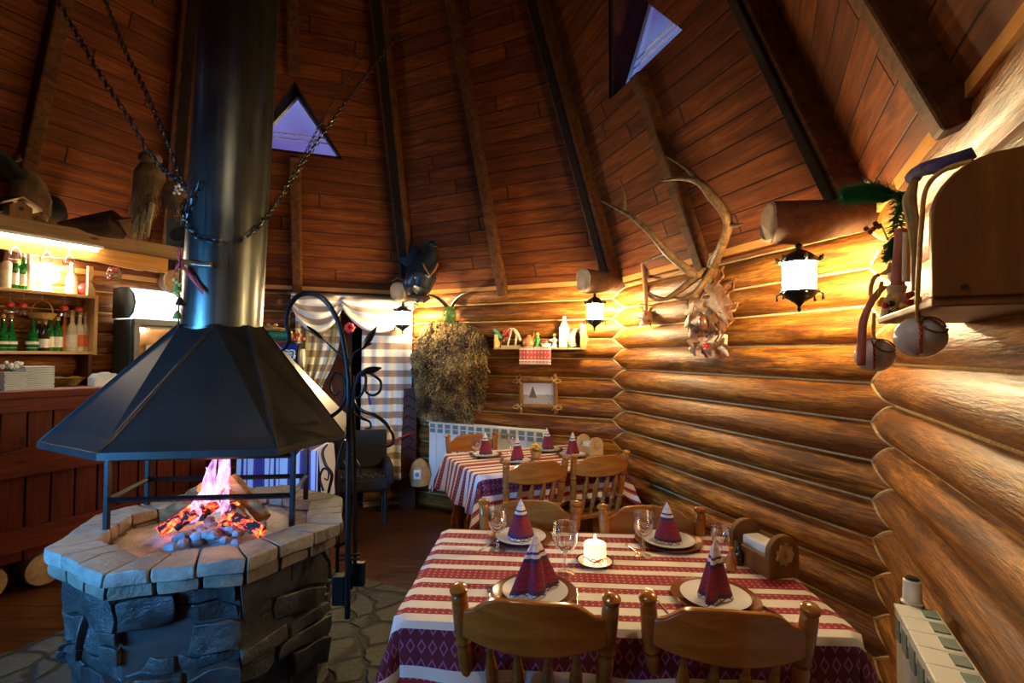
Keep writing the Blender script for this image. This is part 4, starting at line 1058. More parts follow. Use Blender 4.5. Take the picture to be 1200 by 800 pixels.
# far table setting
def FPt(px, py): q = G(px, py, HT); return V((q.x, q.y, HT))
for px, py, wc, lab in ((569, 534, 'cone', 'at the left end of the far table'), (642, 528, 'cone', 'at the back of the far table'), (606, 541, 'fan', 'at the front left of the far table'), (671, 534, 'fan', 'at the right end of the far table')):
    p = FPt(px, py); plate(p, 'white plate on a brown charger, ' + lab, r=.10); napkin(p + V((0, 0, .009)), wc, 'folded embroidered napkin on its plate, ' + lab, 1, .17, .055)
for px, py, lab in ((558, 538, 'glass at the left end of the far table beside the cone napkin'), (599, 531, 'glass in the middle of the far table before the radiator')): goblet(FPt(px, py), lab, .15, .034)
for px, py, rz, lab in ((553, 532, .5, 'fork at the left end of the far table'), (590, 545, .5, 'fork at the front of the far table, left of the pleated napkin'), (657, 530, .5, 'fork at the back of the far table')): fork(FPt(px, py), rz, lab)
holder(FPt(691, 531), R(25), 1.15, 'pale wooden napkin holder with arched ends on the far table', 'palew')
t = thing('flower_basket', 'small golden wicker basket with yellow flowers in the middle of the far table', 'basket', FPt(628, 537))
m = MB(); m.lathe([(.001, 0), (.030, 0), (.036, .03), (.044, .055), (.041, .055), (.03, .01), (.001, .008)], 14, cap=False); m.build('wicker', M['wicker'], t)
m = MB()
for i in range(22):
    a = random.random() * 6.3; r_ = random.random() * .045; m.ball((r_ * cos(a), r_ * sin(a), .065 + random.random() * .035), (.013, .013, .008), 7, 5)
m.build('flowers', M['yellow'], t)
# ================================================================== THINGS ON WALL A (back)
def wframe(k, p):                      # frame at p: x right along the wall, y outward, z up
    Mw = wallM(k).to_3x3(); return frame(p, Mw.col[0], Mw.col[1], Mw.col[2])
def wrot(k): n = nrm(k); return atan2(-n.x, n.y)
AL = lambda px, py, off=0: Wl('A', px, py, off)
def onwall(name, lab, cat, k, p, group=None):
    return thing(name, lab, cat, p, wrot(k), group)
# knick-knack shelf
pL, pR = AL(584, 404, .09), AL(686, 405, .09); SHZ = 1.567; Ls = (pR - pL).length; dS = V((pR.x - pL.x, pR.y - pL.y, 0)).normalized()
so = V((pL.x, pL.y, SHZ)); shelf = onwall('wall_shelf', 'narrow pale wooden wall shelf holding folk figurines, between fur pelt and lantern', 'shelf', 'A', so)
m = MB(); m.box((Ls / 2, 0, -.008), (Ls, .17, .016)); m.build('board', M['palew'], shelf, bevel=.002)
m = MB(); m.box((.008, 0, .06), (.016, .17, .12)); m.build('end_panel', M['palew'], shelf, bevel=.002)
m = MB(); m.box((Ls - .008, 0, .10), (.018, .17, .20)); m.build('end_panel', M['palew'], shelf, bevel=.002)
def SP(px, dy=0): q = AL(px, 404, .09 - dy); return V((q.x, q.y, SHZ + .001))
# floral carved arch
t = thing('carved_ornament', 'white carved arch ornament with red flowers at the left end of the shelf', 'ornament', SP(600), wrot('A'))
m = MB(); m.tube([(-.085 + .17 * q / 14, 0, .02 + .15 * sin(pi * (q + .5) / 15) ** .6) for q in range(15)], .012, 6); m.box((0, 0, .01), (.20, .06, .02)); m.tube([(.04, -.01, .02), (.05, -.01, .12), (.02, -.01, .165)], .010, 6); m.tube([(-.04, -.01, .02), (-.02, -.01, .10), (.0, -.01, .165)], .010, 6); m.build('arch', M['bone'], t)
m = MB()
for q in range(12): a = q * 2.4; m.ball((-.05 + .035 * cos(a) * (q % 3) / 2, -.03, .12 + .035 * sin(a)), (.014, .010, .014), 7, 5)
m.build('flowers', M['redp'], t)
m = MB()
for q in range(8): m.tube([(-.08, -.02, .10), (-.10 - .01 * q % 3, -.03, .08 + .012 * q)], [.004, .012], 5)
m.build('leaves', M['fig'], t)
t = thing('clay_jug', 'brown clay bird-shaped jug on the wall shelf', 'jug', SP(620), wrot('A'))
m = MB(); m.lathe([(.001, 0), (.035, .0), (.058, .03), (.055, .06), (.032, .085), (.018, .10), (.014, .115), (.001, .116)], 18, cap=False); m.build('body', M['clay'], t)
m = MB(); m.tube([(.02, 0, .07), (.05, 0, .105), (.045, 0, .135)], [.016, .010, .004], 8); m.build('spout', M['clay'], t); m = MB(); m.tube([(-.02, 0, .09), (-.05, 0, .08), (-.055, 0, .05)], .006, 6); m.build('handle', M['clay'], t)
def figurine(px, lab, body, h=.13):
    t = thing('figurine', lab, 'figurine', SP(px), wrot('A'), 'figurines on the wall shelf')
    m = MB(); m.lathe([(.001, 0), (.030, 0), (.028, .02), (.016, h * .5), (.020, h * .62), (.012, h * .74), (.001, h * .76)], 14, cap=False); m.tube([(-.012, 0, h * .66), (-.032, -.015, h * .52), (-.012, -.03, h * .45)], .006, 6); m.tube([(.012, 0, h * .66), (.032, -.015, h * .52), (.012, -.03, h * .45)], .006, 6); m.build('dress', body, t)
    m = MB(); m.ball((0, 0, h * .85), (.014, .014, .017), 12, 8); m.build('head', M['wicker'], t)
    m = MB(); m.lathe([(.022, h * .88), (.015, h * .93), (.012, h), (.001, h * 1.02)], 12); m.build('hat', M['yellow'], t)
figurine(630, 'white and green dressed figurine with a yellow hat, left on the wall shelf', M['fig']); figurine(650, 'green dressed figurine beside the tall white bottle on the wall shelf', M['skyb'], .12)
t = thing('flower_bowl', 'small bowl heaped with red and white flowers on the wall shelf', 'bowl', SP(640), wrot('A')); m = MB(); m.lathe([(.001, 0), (.03, 0), (.052, .035), (.048, .035), (.001, .01)], 16, cap=False); m.build('bowl', M['porc'], t)
for mt, s in (('redp', 0), ('fig', 3), ('white', 5)):
    m = MB()
    for q in range(9): a = q * 2.4 + s; rr = .012 * (q % 4); m.ball((rr * cos(a) * 1.3, rr * sin(a), .042 + .01 * ((q + s) % 3)), .011, 7, 5)
    m.build('flowers', M[mt], t)
m = MB(); m.box((0, 0, .09), (.072, .072, .18)); m.lathe([(.036, .18), (.030, .205), (.016, .225), (.014, .262), (.017, .268), (.001, .272)], 16); o = m.build('bottle', M['labelw'], loc=SP(661), rot=(0, 0, wrot('A')), bevel=.008); tag(o, 'tall cream square bottle standing on the wall shelf', 'bottle')
t = thing('bird_ornament', 'white curved bird ornament by the right end of the wall shelf', 'ornament', SP(675), wrot('A'))
m = MB(); P = smoothpath([(-.02, 0, .005), (-.04, 0, .06), (-.02, 0, .13), (.02, 0, .15), (.045, 0, .12), (.03, 0, .09)], 5); m.tube(P, lerp_r([.030, .034, .020, .014, .016, .004], len(P)), 10); m.build('body', M['bone'], t); m = MB(); m.tube([(-.05, -.01, .01), (-.06, -.01, .06), (-.05, 0, .10)], [.010, .016, .003], 6); m.build('leaf', M['fig'], t)
# embroidered cloth hanging from the shelf
a, b_ = AL(609, 405, .178), AL(646, 405, .178); a.z = b_.z = SHZ + .002
def P(u, v):
    p = a.lerp(b_, u); n = nrm('A')
    if v < .3: return p + n * (.12 * (1 - v / .3)) + V((0, 0, .003))
    return p - n * (.004 + .006 * sin(u * 9)) - V((0, 0, (v - .3) / .7 * .150))
m = MB(); m.grid(P, 20, 16, lambda u, v: (u, 1 - v)); o = m.build('hanging_towel', M['towel'], world=True, loc=tuple(a), solid=.002, fixn=False); tag(o, 'red and white embroidered towel hanging over the front of the wall shelf', 'towel')
# picture in a frame of tied sticks
pc0 = AL(631, 461, .075); t = onwall('picture_frame', 'small sepia town print in a frame of tied branches under the shelf', 'picture', 'A', pc0); t.rotation_euler = (0, R(-2), wrot('A'))
m = MB(); w, h = .30, .185; m.add([(-w / 2, 0, -h / 2), (w / 2, 0, -h / 2), (w / 2, 0, h / 2), (-w / 2, 0, h / 2)], [(0, 1, 2, 3)], [[(0, 0), (1, 0), (1, 1), (0, 1)]]); m.build('print', M['print'], t, smooth=0, solid=.004)
for z_ in (-h / 2 - .022, h / 2 + .022):
    m = MB(); m.tube([(-w / 2 - .055, -.012, z_), (-.05, -.012, z_ + .004), (w / 2 + .055, -.012, z_ - .004)], [.020, .023, .019], 9); m.build('stick', M['boxw'], t)
for x_ in (-w / 2 - .018, w / 2 + .018):
    m = MB(); m.tube([(x_, -.018, -h / 2 - .08), (x_ + .004, -.018, 0), (x_, -.018, h / 2 + .08)], [.016, .019, .015], 9); m.build('stick', M['boxw'], t)
for x_ in (-w / 2 - .018, w / 2 + .018):
    for z_ in (-h / 2 - .022, h / 2 + .022):
        m = MB(); s = 1 if x_ > 0 else -1
        m.tube([(x_ - .026, -.040, z_ - .026), (x_, -.046, z_), (x_ + .026, -.040, z_ + .026)], .004, 5); m.tube([(x_ - .026, -.040, z_ + .026), (x_, -.046, z_), (x_ + .026, -.040, z_ - .026)], .004, 5); m.tube(smoothpath([(x_, -.044, z_), (x_ + s * .045, -.044, z_ + .012), (x_ + s * .065, -.044, z_ - .008), (x_ + s * .03, -.044, z_ - .016), (x_, -.044, z_)], 4), .0035, 5); m.build('tie', M['palew'], t)
# fur pelt
rnd = random.Random(5); c0 = AL(529, 432, .10); pelt = onwall('fur_pelt', 'shaggy brown animal fur pelt hanging on the log wall left of the shelf', 'pelt', 'A', c0)
def furmat():
    n = NT('shaggy_fur'); v = n.coord('Object'); f = n.noise(v, 6, 4); g = n.noise(v, 60, 3)
    c = n.ramp(n.math('ADD', n.math('MULTIPLY', f, .5), n.math('MULTIPLY', g, .5)), [(.40, (.025, .011, .004)), (.5, (.20, .11, .032)), (.60, (.60, .42, .15))]); n.base(c); n.set(Roughness=.6); return n.m
M['pelt'] = furmat(); PW, PH = .40, .46
def inside(x, z):
    e = 1.0 + .10 * noise.noise(V((x * 6, z * 6, 1)))
    ax, az = abs(x) / (PW * e * (1.0 - .10 * (z < -.1))), abs(z) / (PH * e); return ax ** 3.2 + az ** 3.2 < 1
m = MB(); N = 22
def ph(x, z): return -.045 * max(0, 1 - (abs(x) / PW) ** 4) * max(0, 1 - (abs(z) / PH) ** 4)
pts = [(PW * 1.0 * abs(cos(a)) ** .62 * (1 if cos(a) > 0 else -1), PH * abs(sin(a)) ** .62 * (1 if sin(a) > 0 else -1)) for a in [2 * pi * q / 40 for q in range(40)]]
m.prism([(x * .95, z * .95) for x, z in pts], 0, .03, frame(V((0, 0, 0)), V((1, 0, 0)), V((0, 0, 1)), V((0, 1, 0)))); m.build('hide', M['furd'], pelt)
m = MB(); cnt = 0
while cnt < 8000:
    x, z = rnd.uniform(-.42, .42), rnd.uniform(-.5, .5)
    if not inside(x, z): continue
    cnt += 1; L_ = rnd.uniform(.07, .16); k1 = noise.noise(V((x * 7, z * 7, 5))); dx = x * .10 + .6 * k1 * L_ + rnd.gauss(0, .008); y0 = ph(x, z)
    p0 = V((x, y0, z)); p1 = p0 + V((dx * .5, -.03 - rnd.random() * .045, -L_ * .5)); p2 = p0 + V((dx, -.018 - rnd.random() * .04, -L_)); w_ = rnd.uniform(.003, .0065); s = V((w_, w_ * rnd.uniform(-.8, .8), 0))
    m.add([p0 - s, p0 + s, p1 + s * .8, p1 - s * .8, p2], [(0, 1, 2, 3), (3, 2, 4)])
o = m.build('fur', M['pelt'], pelt, smooth=0, fixn=False); o['kind'] = 'stuff'
# green moss ball and horns above the pelt
gb = AL(527, 369, .16); t = onwall('moss_ball', 'round green mossy ball above the fur pelt', 'ornament', 'A', gb)
m = MB(); rnd = random.Random(2); m.ball((0, 0, 0), (.055, .05, .07), 12, 8)
for q in range(500):
    d = V((rnd.gauss(0, 1), rnd.gauss(0, 1), rnd.gauss(0, 1))).normalized(); p = V((d.x * .055, d.y * .05, d.z * .07)); s = d.orthogonal().normalized() * .004; m.add([p - s, p + s, p + d * .022 + s.cross(d) * 1.5], [(0, 1, 2)])
m.build('moss', M['moss'], t, smooth=0, fixn=False)
t = onwall('curved_horns', 'pair of dark curved horns mounted above the fur pelt', 'horns', 'A', AL(520, 356, .05))
for pts_ in ([(502, 345, .22), (512, 349, .2), (520, 355, .14), (525, 362, .08)], [(527, 362, .08), (533, 352, .12), (541, 345, .18), (550, 342, .22)]):
    m = MB(); P_ = smoothpath([AL(*q) for q in pts_], 6); m.tube(P_, lerp_r([.008, .014, .020, .022] if pts_[0][0] < 510 else [.022, .018, .012, .004], len(P_)), 8); m.build('horn', M['iron'], t, world=True)
# black bird on a bracket above the lantern, in the corner
bd = W(492, 330, 4.75); t = thing('stuffed_bird', 'stuffed black grouse with spread tail and raised neck perched above the far lantern', 'stuffed bird', bd)
WB = lambda px, py, o=0: W(px, py, 4.75 + o)
m = MB(); P_ = smoothpath([WB(487, 347, -.02), WB(490, 338), WB(494, 322), WB(499, 310), WB(504, 300), WB(506, 290), WB(507, 284)], 6); m.tube(P_, lerp_r([.02, .12, .15, .11, .07, .045, .02], len(P_)), 16); m.ball(WB(507, 287), (.045, .05, .04), 12, 8); m.tube([WB(508, 286, -.04), WB(513, 289, -.07)], [.016, .003], 6); m.build('body', M['feather'], t, world=True)
m = MB(); fanc = WB(485, 318, .05)
for q in range(11):
    tip = WB(466 + q * 2.6, 300 - 13 * sin(pi * (q + .8) / 12.6), .06 + q * .004); d = tip - fanc; s = d.cross(V((0, 1, 0))).normalized() * .035
    m.add([fanc - s * .3, fanc + s * .3, fanc + d * .6 + s, tip + s * .5, tip - s * .5, fanc + d * .6 - s], [(0, 1, 2, 3, 4, 5)])
m.build('tail', M['feather'], t, world=True, solid=.012, smooth=0)
m = MB(); m.tube(smoothpath([WB(480, 345, -.08), WB(478, 333, -.12), WB(484, 322, -.14), WB(492, 320, -.15)], 5), lerp_r([.02, .06, .05, .01], 16), 8, flat=.4); m.build('wing', M['feather'], t, world=True)
m = MB(); m.tube([WB(494, 304, -.06), WB(498, 314, -.15), WB(504, 323, -.17), WB(510, 316, -.13), WB(513, 309, -.06)], .009, 6); m.build('leather_loop', M['clay'], t, world=True)
m = MB(); m.tube([WB(470, 341, .05), WB(482, 349, .0), WB(496, 351, 0), WB(503, 348, .02)], [.03, .04, .04, .02], 8); m.tube([WB(458, 330, .12), WB(466, 325, .08), WB(478, 331, .04)], .010, 6); m.tube([WB(488, 355, -.02), WB(492, 350, 0)], .012, 6); m.build('branch', M['logstub'], t, world=True)
# radiator on wall A
def radiator(k, tp0, L, h, lab, off=.145, n=None, valve_left=True, dep=.09):
    o = thing('radiator', lab, 'radiator', (tp0.x, tp0.y, tp0.z - h), wrot(k)); n = n or int(L / .08); w = L / n
    for i in range(n):
        m = MB(); x = (i + .5) * w
        m.box((x, 0, h / 2), (w * .90, dep * .75, h - .03)); m.box((x, -dep * .42, h * .48), (w * .96, .006, h * .92)); m.box((x, 0, h - .012), (w * .985, dep, .012)); m.box((x, -dep * .30, h - .035), (w * .985, dep * .35, .05))
        e = m.build('section', M['white'], o, bevel=.004)
        if k == 'A':
            for zz in (h - .040, h - .085): g = MB(); g.box((x, -dep * .475, zz), (w * .66, .006, .036)); g.build('grille_opening', M['grille'], e)
        else:
            g = MB(); g.box((x, dep * .26, h - .005), (w * .62, dep * .34, .006)); g.build('grille_opening', M['grille'], e)
            g = MB(); g.box((x, -dep * .475, h - .06), (w * .6, .006, .06)); g.build('grille_opening', M['grille'], e)
    m = MB(); xv = -.03 if valve_left else L + .03
    m.tube([(0 if valve_left else L, 0, h - .04), (xv, 0, h - .04)], .012, 8); m.lathe([(.014, 0), (.026, .004), (.028, .02), (.024, .024), (.022, .08), (.018, .085)], 16, T(xv, 0, h - .025)); v_ = m.build('valve', M['white'], o)
    m = MB(); m.lathe([(.0285, .006), (.030, .010), (.030, .016), (.0285, .02)], 16, T(xv, 0, h - .03)); m.lathe([(.0185, .0), (.019, .004), (.015, .010)], 16, T(xv, 0, h + .055)); m.build('valve_ring', M['black'], v_)
    m = MB(); m.tube([(0 if valve_left else L, 0, .05), (xv, 0, .05), (xv, .07, .05)], .010, 8); m.build('pipe', M['white'], o); return o
q0 = AL(506, 491, .145); q1 = AL(640, 505, .145)
radiator('A', V((q0.x, q0.y, (q0.z + q1.z) / 2)), (q1 - q0).length, .66, 'white sectional radiator on the back log wall behind the far table')
q0 = Wl('C', 1056, 705, .155); q0 = G(1057, 705, .80); n_ = nrm('C'); 
radiator('C', V((q0.x, q0.y, .80)) + n_ * .03, .80, .58, 'white sectional radiator on the right log wall in the lower right corner', dep=.10)
# carved plank and socket in the corner beside the curtain
pk = corner('H', 'A'); ci = (V((CX, CY, 0)) - pk).normalized(); pp = pk + ci * .16 + V((.02, 0, 0)); t = thing('carved_plank', 'dark plank carved with chevrons standing in the corner beside the curtain', 'plank', (pp.x, pp.y, 0), -.1)
m = MB(); m.box((0, 0, .58), (.17, .03, 1.16)); m.build('plank', M['doorw'], t, bevel=.004)
for q in range(9):
    m = MB(); z_ = .25 + q * .10; m.tube([(-.07, -.018, z_), (0, -.018, z_ + .045), (.07, -.018, z_)], .006, 4); m.build('chevron', M['barred'], t)
p_ = W(489, 556, 4.70); t = thing('wall_socket', 'white power socket on a rounded wood block low beside the curtain', 'socket', p_); m = MB(); m.box((0, 0, 0), (.068, .012, .085)); m.build('face_plate', M['white'], t, bevel=.006); m = MB(); m.lathe([(.001, 0), (.018, 0), (.020, .003), (.001, .003)], 16, RX(pi / 2) @ T(0, 0, .006), cap=False); m.build('outlet', M['grille'], t); m = MB(); m.lathe([(.001, -.14), (.08, -.12), (.10, -.02), (.07, .08), (.03, .12), (.001, .13)], 16, T(0, .11, 0), cap=False); m.build('wood_block', M['logend'], t)
# ================================================================== WALL B: mace, antlers, plaque
BL = lambda px, py, off=0: Wl('B', px, py, off)
t = onwall('wooden_mace', 'wooden mace with a spiked ball hanging head down left of the antlers', 'mace', 'B', BL(757, 345, .08))
m = MB(); m.tube([BL(754, 308, .08), BL(756, 330, .08), BL(757, 352, .08), BL(757, 366, .08)], [.020, .018, .016, .014], 10); m.build('handle', M['clay'], t, world=True)
m = MB(); c = BL(758, 372, .09); m.ball(c, .048, 14, 10); m.build('ball', M['clay'], t, world=True)
for q in range(10):
    d = V((cos(q * 2.4) * sqrt(1 - ((q + .5) / 10 * 2 - 1) ** 2), sin(q * 2.4) * sqrt(1 - ((q + .5) / 10 * 2 - 1) ** 2), (q + .5) / 10 * 2 - 1)); m = MB(); m.tube([c + d * .044, c + d * .078], [.009, .002], 6); m.build('spike', M['tablew'], t, world=True)
for q in range(2):
    m = MB(); p1 = BL(757, 357 + q * 0, .08); s = V((1, .1, 0)) if q else V((.1, 1, 0)); m.tube([p1 - s * .045, p1 + s * .045], [.005, .005], 5); m.build('spike', M['tablew'], t, world=True)
ant = onwall('deer_antlers', 'large pair of branching deer antlers mounted on the right log wall', 'antlers', 'B', BL(832, 320, .06))
def beam(pts, r, nm='antler_branch', par=None):
    m = MB(); P_ = smoothpath([BL(*q) for q in pts], 6); m.tube(P_, lerp_r(r, len(P_)), 10); return m.build(nm, M['antler'], par or ant, world=True, smooth=70)
a1 = beam([(836, 330, .10), (836, 312, .16), (845, 290, .24), (853, 265, .30), (848, 247, .34), (834, 230, .38), (820, 214, .42), (799, 209, .46), (774, 212, .50)], [.030, .028, .026, .024, .026, .025, .020, .012, .003], 'antler')
beam([(820, 215, .42), (808, 200, .42), (795, 191, .42), (780, 183, .42)], [.016, .012, .008, .002], 'tine', a1); beam([(852, 262, .30), (862, 264, .31), (872, 262, .34)], [.016, .011, .003], 'tine', a1)
beam([(835, 314, .16), (825, 330, .24), (812, 345, .28), (798, 350, .30), (783, 346, .30)], [.022, .018, .015, .011, .003], 'tine', a1)
beam([(846, 290, .24), (836, 300, .20), (832, 312, .18)], [.014, .02, .02], 'tine', a1)
a2 = beam([(833, 330, .10), (829, 318, .16), (817, 322, .24), (803, 314, .30), (781, 295, .38), (764, 275, .46), (739, 253, .52), (718, 242, .56), (704, 235, .60)], [.030, .028, .028, .025, .022, .019, .014, .009, .003], 'antler')
beam([(732, 249, .53), (732, 230, .54), (727, 209, .54)], [.012, .008, .002], 'tine', a2); beam([(779, 297, .38), (764, 303, .38), (750, 310, .38)], [.012, .008, .002], 'tine', a2)
beam([(820, 321, .24), (795, 341, .28), (778, 350, .32), (759, 342, .34)], [.024, .018, .012, .003], 'tine', a2)
m = MB(); m.ball(BL(835, 326, .08), (.05, .06, .05), 12, 8); m.build('skull_plate', M['bone'], ant, world=True)
pl = onwall('oak_leaf_plaque', 'carved plaque of brown oak leaves around the antler base', 'plaque', 'B', BL(834, 372, .06))
wf = wframe('B', V((0, 0, 0)))
m = MB(); cc = BL(834, 375, .05); m.prism([(-.07, -.10), (.07, -.10), (.09, .0), (.07, .09), (0, .12), (-.07, .09), (-.09, 0)], -.01, .03, frame(cc, V((wf[0][0], wf[1][0], 0)), V((0, 0, 1)), V((wf[1][0], -wf[0][0], 0)))); m.build('board', M['logstub'], pl, world=True, bevel=.004)
xw = V((wf[0][0], wf[1][0], 0)); ow = V((wf[1][0], -wf[0][0], 0))
if ow.dot(nrm('B')) > 0: ow = -ow
def oak(c, ang, L_, nm='oak_leaf', mt='oakleaf'):
    d = xw * cos(ang) + V((0, 0, 1)) * sin(ang); s = xw * -sin(ang) + V((0, 0, 1)) * cos(ang); pts = []; n = 26
    for q in range(n): u = q / (n - 1); pts.append((u, .20 * sin(pi * u ** .8) * (1 + .55 * sin(u * 24))))
    vs = [c + d * u * L_ + ow * (.05 * sin(pi * u) * 1.0) for u, w_ in pts]; up = [c + d * u * L_ + s * w_ * L_ + ow * (.02 + .03 * sin(pi * u)) for u, w_ in pts]; dn = [c + d * u * L_ - s * w_ * L_ + ow * (.02 + .03 * sin(pi * u)) for u, w_ in pts]
    m = MB(); m.add(vs + up + dn, [(q, q + 1, n + q + 1, n + q) for q in range(n - 1)] + [(q + 1, q, 2 * n + q, 2 * n + q + 1) for q in range(n - 1)]); return m.build(nm, M[mt], pl, world=True, solid=.007, smooth=0)
base = BL(833, 380, .09)
for ang, L_, dx, dz in ((80, .34, .06, .0), (62, .30, .08, -.02), (44, .22, .10, -.03), (98, .20, -.02, .02), (125, .22, -.06, .0), (150, .16, -.08, -.02), (30, .15, .08, -.06), (-70, .17, .05, -.04), (-95, .16, -.01, -.04), (-125, .16, -.07, -.04), (-50, .14, .09, -.05), (170, .13, -.06, -.06), (68, .20, .03, -.08), (110, .18, -.04, -.07)):
    oak(base + xw * dx + V((0, 0, dz)), R(ang), L_)
m = MB(); m.ball(base + ow * .05 + V((0, 0, .01)), (.034, .03, .05), 12, 8); m.build('carved_boss', M['tablew'], pl, world=True)
for dx in (-.12, .0, .12):
    m = MB(); m.tube([base + xw * dx + V((0, 0, -.07)), base + xw * dx * 1.15 + ow * .03 + V((0, 0, -.15)), base + xw * dx * 1.2 + V((0, 0, -.19))], [.016, .022, .006], 7); m.build('tusk', M['bone'], pl, world=True)
m = MB()
for q in range(5): m.ball(base + xw * (.03 + .012 * (q % 3)) + ow * .07 + V((0, 0, -.12 - .015 * (q // 2))), .011, 7, 5)
m.build('red_berries', M['redp'], pl, world=True)
m = MB(); m.lathe([(.001, 0), (.022, 0), (.026, .008), (.001, .012)], 16, cap=False); o = m.build('round_peg', M['palew'], loc=BL(861, 360, .05), rot=(pi / 2, 0, wrot('B'))); tag(o, 'small round pale wooden peg beside the oak leaf plaque', 'peg')
# ================================================================== WALL C: box shelf with bells and garland
def shelfpt(t_, off, z): p = corner('B', 'C'); n = nrm('C'); d = V((-n.y, n.x, 0)); d = d if d.y < 0 else -d; q = p + d * t_ - n * off; return V((q.x, q.y, z))
sb = thing('box_shelf', 'brown wooden box shelf with a rounded end panel on the right wall', 'shelf', shelfpt(1.35, .12, 1.60))
nC = nrm('C'); dC = (shelfpt(1, 0, 0) - shelfpt(0, 0, 0)).normalized()
m = MB(); o_ = shelfpt(1.56, .0, 1.60); prof = [(0.0, 0)] + [(.24, 0)] + [(.24 - .10 * (1 - cos(q * pi / 16)), .13 + .10 * sin(q * pi / 16)) for q in range(9)] + [(0.0, .245)]
m.prism(prof, 0, .02, frame(o_, -nC, V((0, 0, 1)), dC)); m.build('end_panel', M['boxw'], sb, world=True, bevel=.003)
m = MB(); m.add([shelfpt(a, b, z) for z in (1.585, 1.60) for a, b in ((1.06, .0), (1.10, .235), (1.575, .24), (1.575, .0))], [(0, 1, 2, 3), (7, 6, 5, 4), (0, 4, 5, 1), (1, 5, 6, 2), (2, 6, 7, 3), (3, 7, 4, 0)]); m.build('bottom_board', M['boxw'], sb, world=True, bevel=.003, smooth=0)
m = MB(); m.add([shelfpt(a, b, z) for z in (1.60, 1.84) for a, b in ((1.56, .0), (1.56, .015), (1.06, .015), (1.06, 0))], [(0, 1, 2, 3), (7, 6, 5, 4), (0, 4, 5, 1), (1, 5, 6, 2), (2, 6, 7, 3), (3, 7, 4, 0)]); m.build('back_board', M['palew'], sb, world=True, smooth=0)
for a, z_ in ((.055, 1.615), (.20, 1.615)):
    m = MB(); c = shelfpt(1.58, a, z_); m.tube([c, c + dC * .004], .005, 10); m.build('screw', M['black'], sb, world=True)
def bell(px, py, Y, r, lab, strap):
    c = W(px, py, Y); t = thing('hanging_ball', lab, 'ornament', c, 0, 'ceramic balls hanging from the box shelf')
    m = MB(); m.ball((0, 0, 0), (r * 1.03, r * 1.0, r * .95), 28, 18); m.build('ball', M['skyb'], t)
    m = MB(); m.tube([V((r * 1.0 * cos(q * pi / 16) * .62 + .15 * r, -r * .70 - .3 * r * abs(cos(q * pi / 16)) * .1, r * .55 + r * .22 * sin(q * pi / 16) )) if 0 else V((r * .62 * cos(q * pi / 12) + .12 * r, -r * .72 + r * .28 * sin(q * pi / 12) - .06 * r, r * (.50 + .32 * sin(q * pi / 12)))).normalized() * r * 1.04 for q in range(24)] , r * .045, 6); m.build('painted_ring', M['brown'], t)
    m = MB(); m.tube([V((-.45, -.62 * cos(x_), sin(x_))).normalized() * r * 1.02 for x_ in [-.9 + .18 * q for q in range(11)]], r * .05, 5); m.build('cord', M['tablew'], t)
    m = MB()
    for q in range(6): m.ball(V((-.47, -.62, -.7 + .2 * q)).normalized() * r * 1.05, r * .075, 7, 5)
    m.build('red_beads', M['redp'], t)
    m = MB(); m.tube([V((0, 0, r * .9)), V((0, .005, r * 1.2)), V((0, .0, strap))], .004, 6); m.build('hanger', M['wicker'], t)
    m = MB()
    for q in range(60): a = q * 2.4; d = V((cos(a), sin(a), 0)); p = V((0, 0, r * .96)); m.tube([p, p + d * r * (.35 + .25 * (q % 3) / 3) + V((0, 0, -r * .05 * (1 + q % 4)))], [.0015, .0006], 3)
    m.build('straw', M['hay'], t, smooth=0)
bell(1078, 395, .93, .040, 'blue-grey ceramic ball with red beads hanging from the box shelf, the nearer right one', .075)
bell(1025, 416, 1.19, .041, 'blue-grey ceramic ball hanging by a ribbon from the box shelf, the farther left one', .10)
# ribbon down to the left ball
def ribbon(name, pts, w_, mat, lab, cat='ribbon', parent=None, solid=.0015):
    P_ = smoothpath(pts, 6); vs = []
    for i, p in enumerate(P_):
        s = V((w_ / 2, 0, 0)); vs += [p - s, p + s]
    m = MB(); m.add(vs, [(2 * i, 2 * i + 1, 2 * i + 3, 2 * i + 2) for i in range(len(P_) - 1)])
    o = m.build(name, mat, world=True, loc=tuple(P_[0]) if parent is None else None, parent=parent, solid=solid, fixn=False)
    if parent is None: tag(o, lab, cat)
    return o
ribbon('ribbon', [W(1036, 335, 1.22), W(1022, 352, 1.19), W(1012, 375, 1.16), W(1010, 400, 1.14), W(1009, 428, 1.145)], .020, M['pink'], 'pink and violet ribbon draped over the left hanging ball')
# garland, fir sprig and cords on the shelf front
gl = thing('fir_garland', 'green fir garland with ribbon and berries over the corner of the box shelf', 'garland', W(1062, 260, 1.05))
m = MB(); rnd = random.Random(8)
def needles(m, pts, n, L_, sp=1.0):
    P_ = smoothpath(pts, 8)
    for q in range(n):
        p = P_[rnd.randrange(len(P_))]; t_ = (P_[min(len(P_) - 1, P_.index(p) + 1)] - P_[max(0, P_.index(p) - 1)]).normalized(); d = (t_ * .8 + V((rnd.gauss(0, 1), rnd.gauss(0, 1), rnd.gauss(0, 1))).normalized() * sp).normalized() * L_ * rnd.uniform(.6, 1.1); s = d.orthogonal().normalized() * L_ * .06; m.add([p - s, p + s, p + d], [(0, 1, 2)])
needles(m, [W(1052, 230, 1.12), W(1030, 224, 1.14), W(1004, 226, 1.17)], 1600, .050, .62); needles(m, [W(1056, 225, 1.1), W(1054, 250, 1.1), W(1048, 285, 1.1), W(1044, 300, 1.1)], 1100, .036, .9)
m.build('needles', M['green'], gl, world=True, smooth=0, fixn=False)
m = MB(); m.tube(smoothpath([W(1072, 210, .98), W(1066, 235, .98), W(1070, 262, .96), W(1072, 300, .95), W(1072, 340, .94)], 6), lerp_r([.006, .012, .010, .006, .005], 25), 8); m.build('pale_cord', M['hay'], gl, world=True)
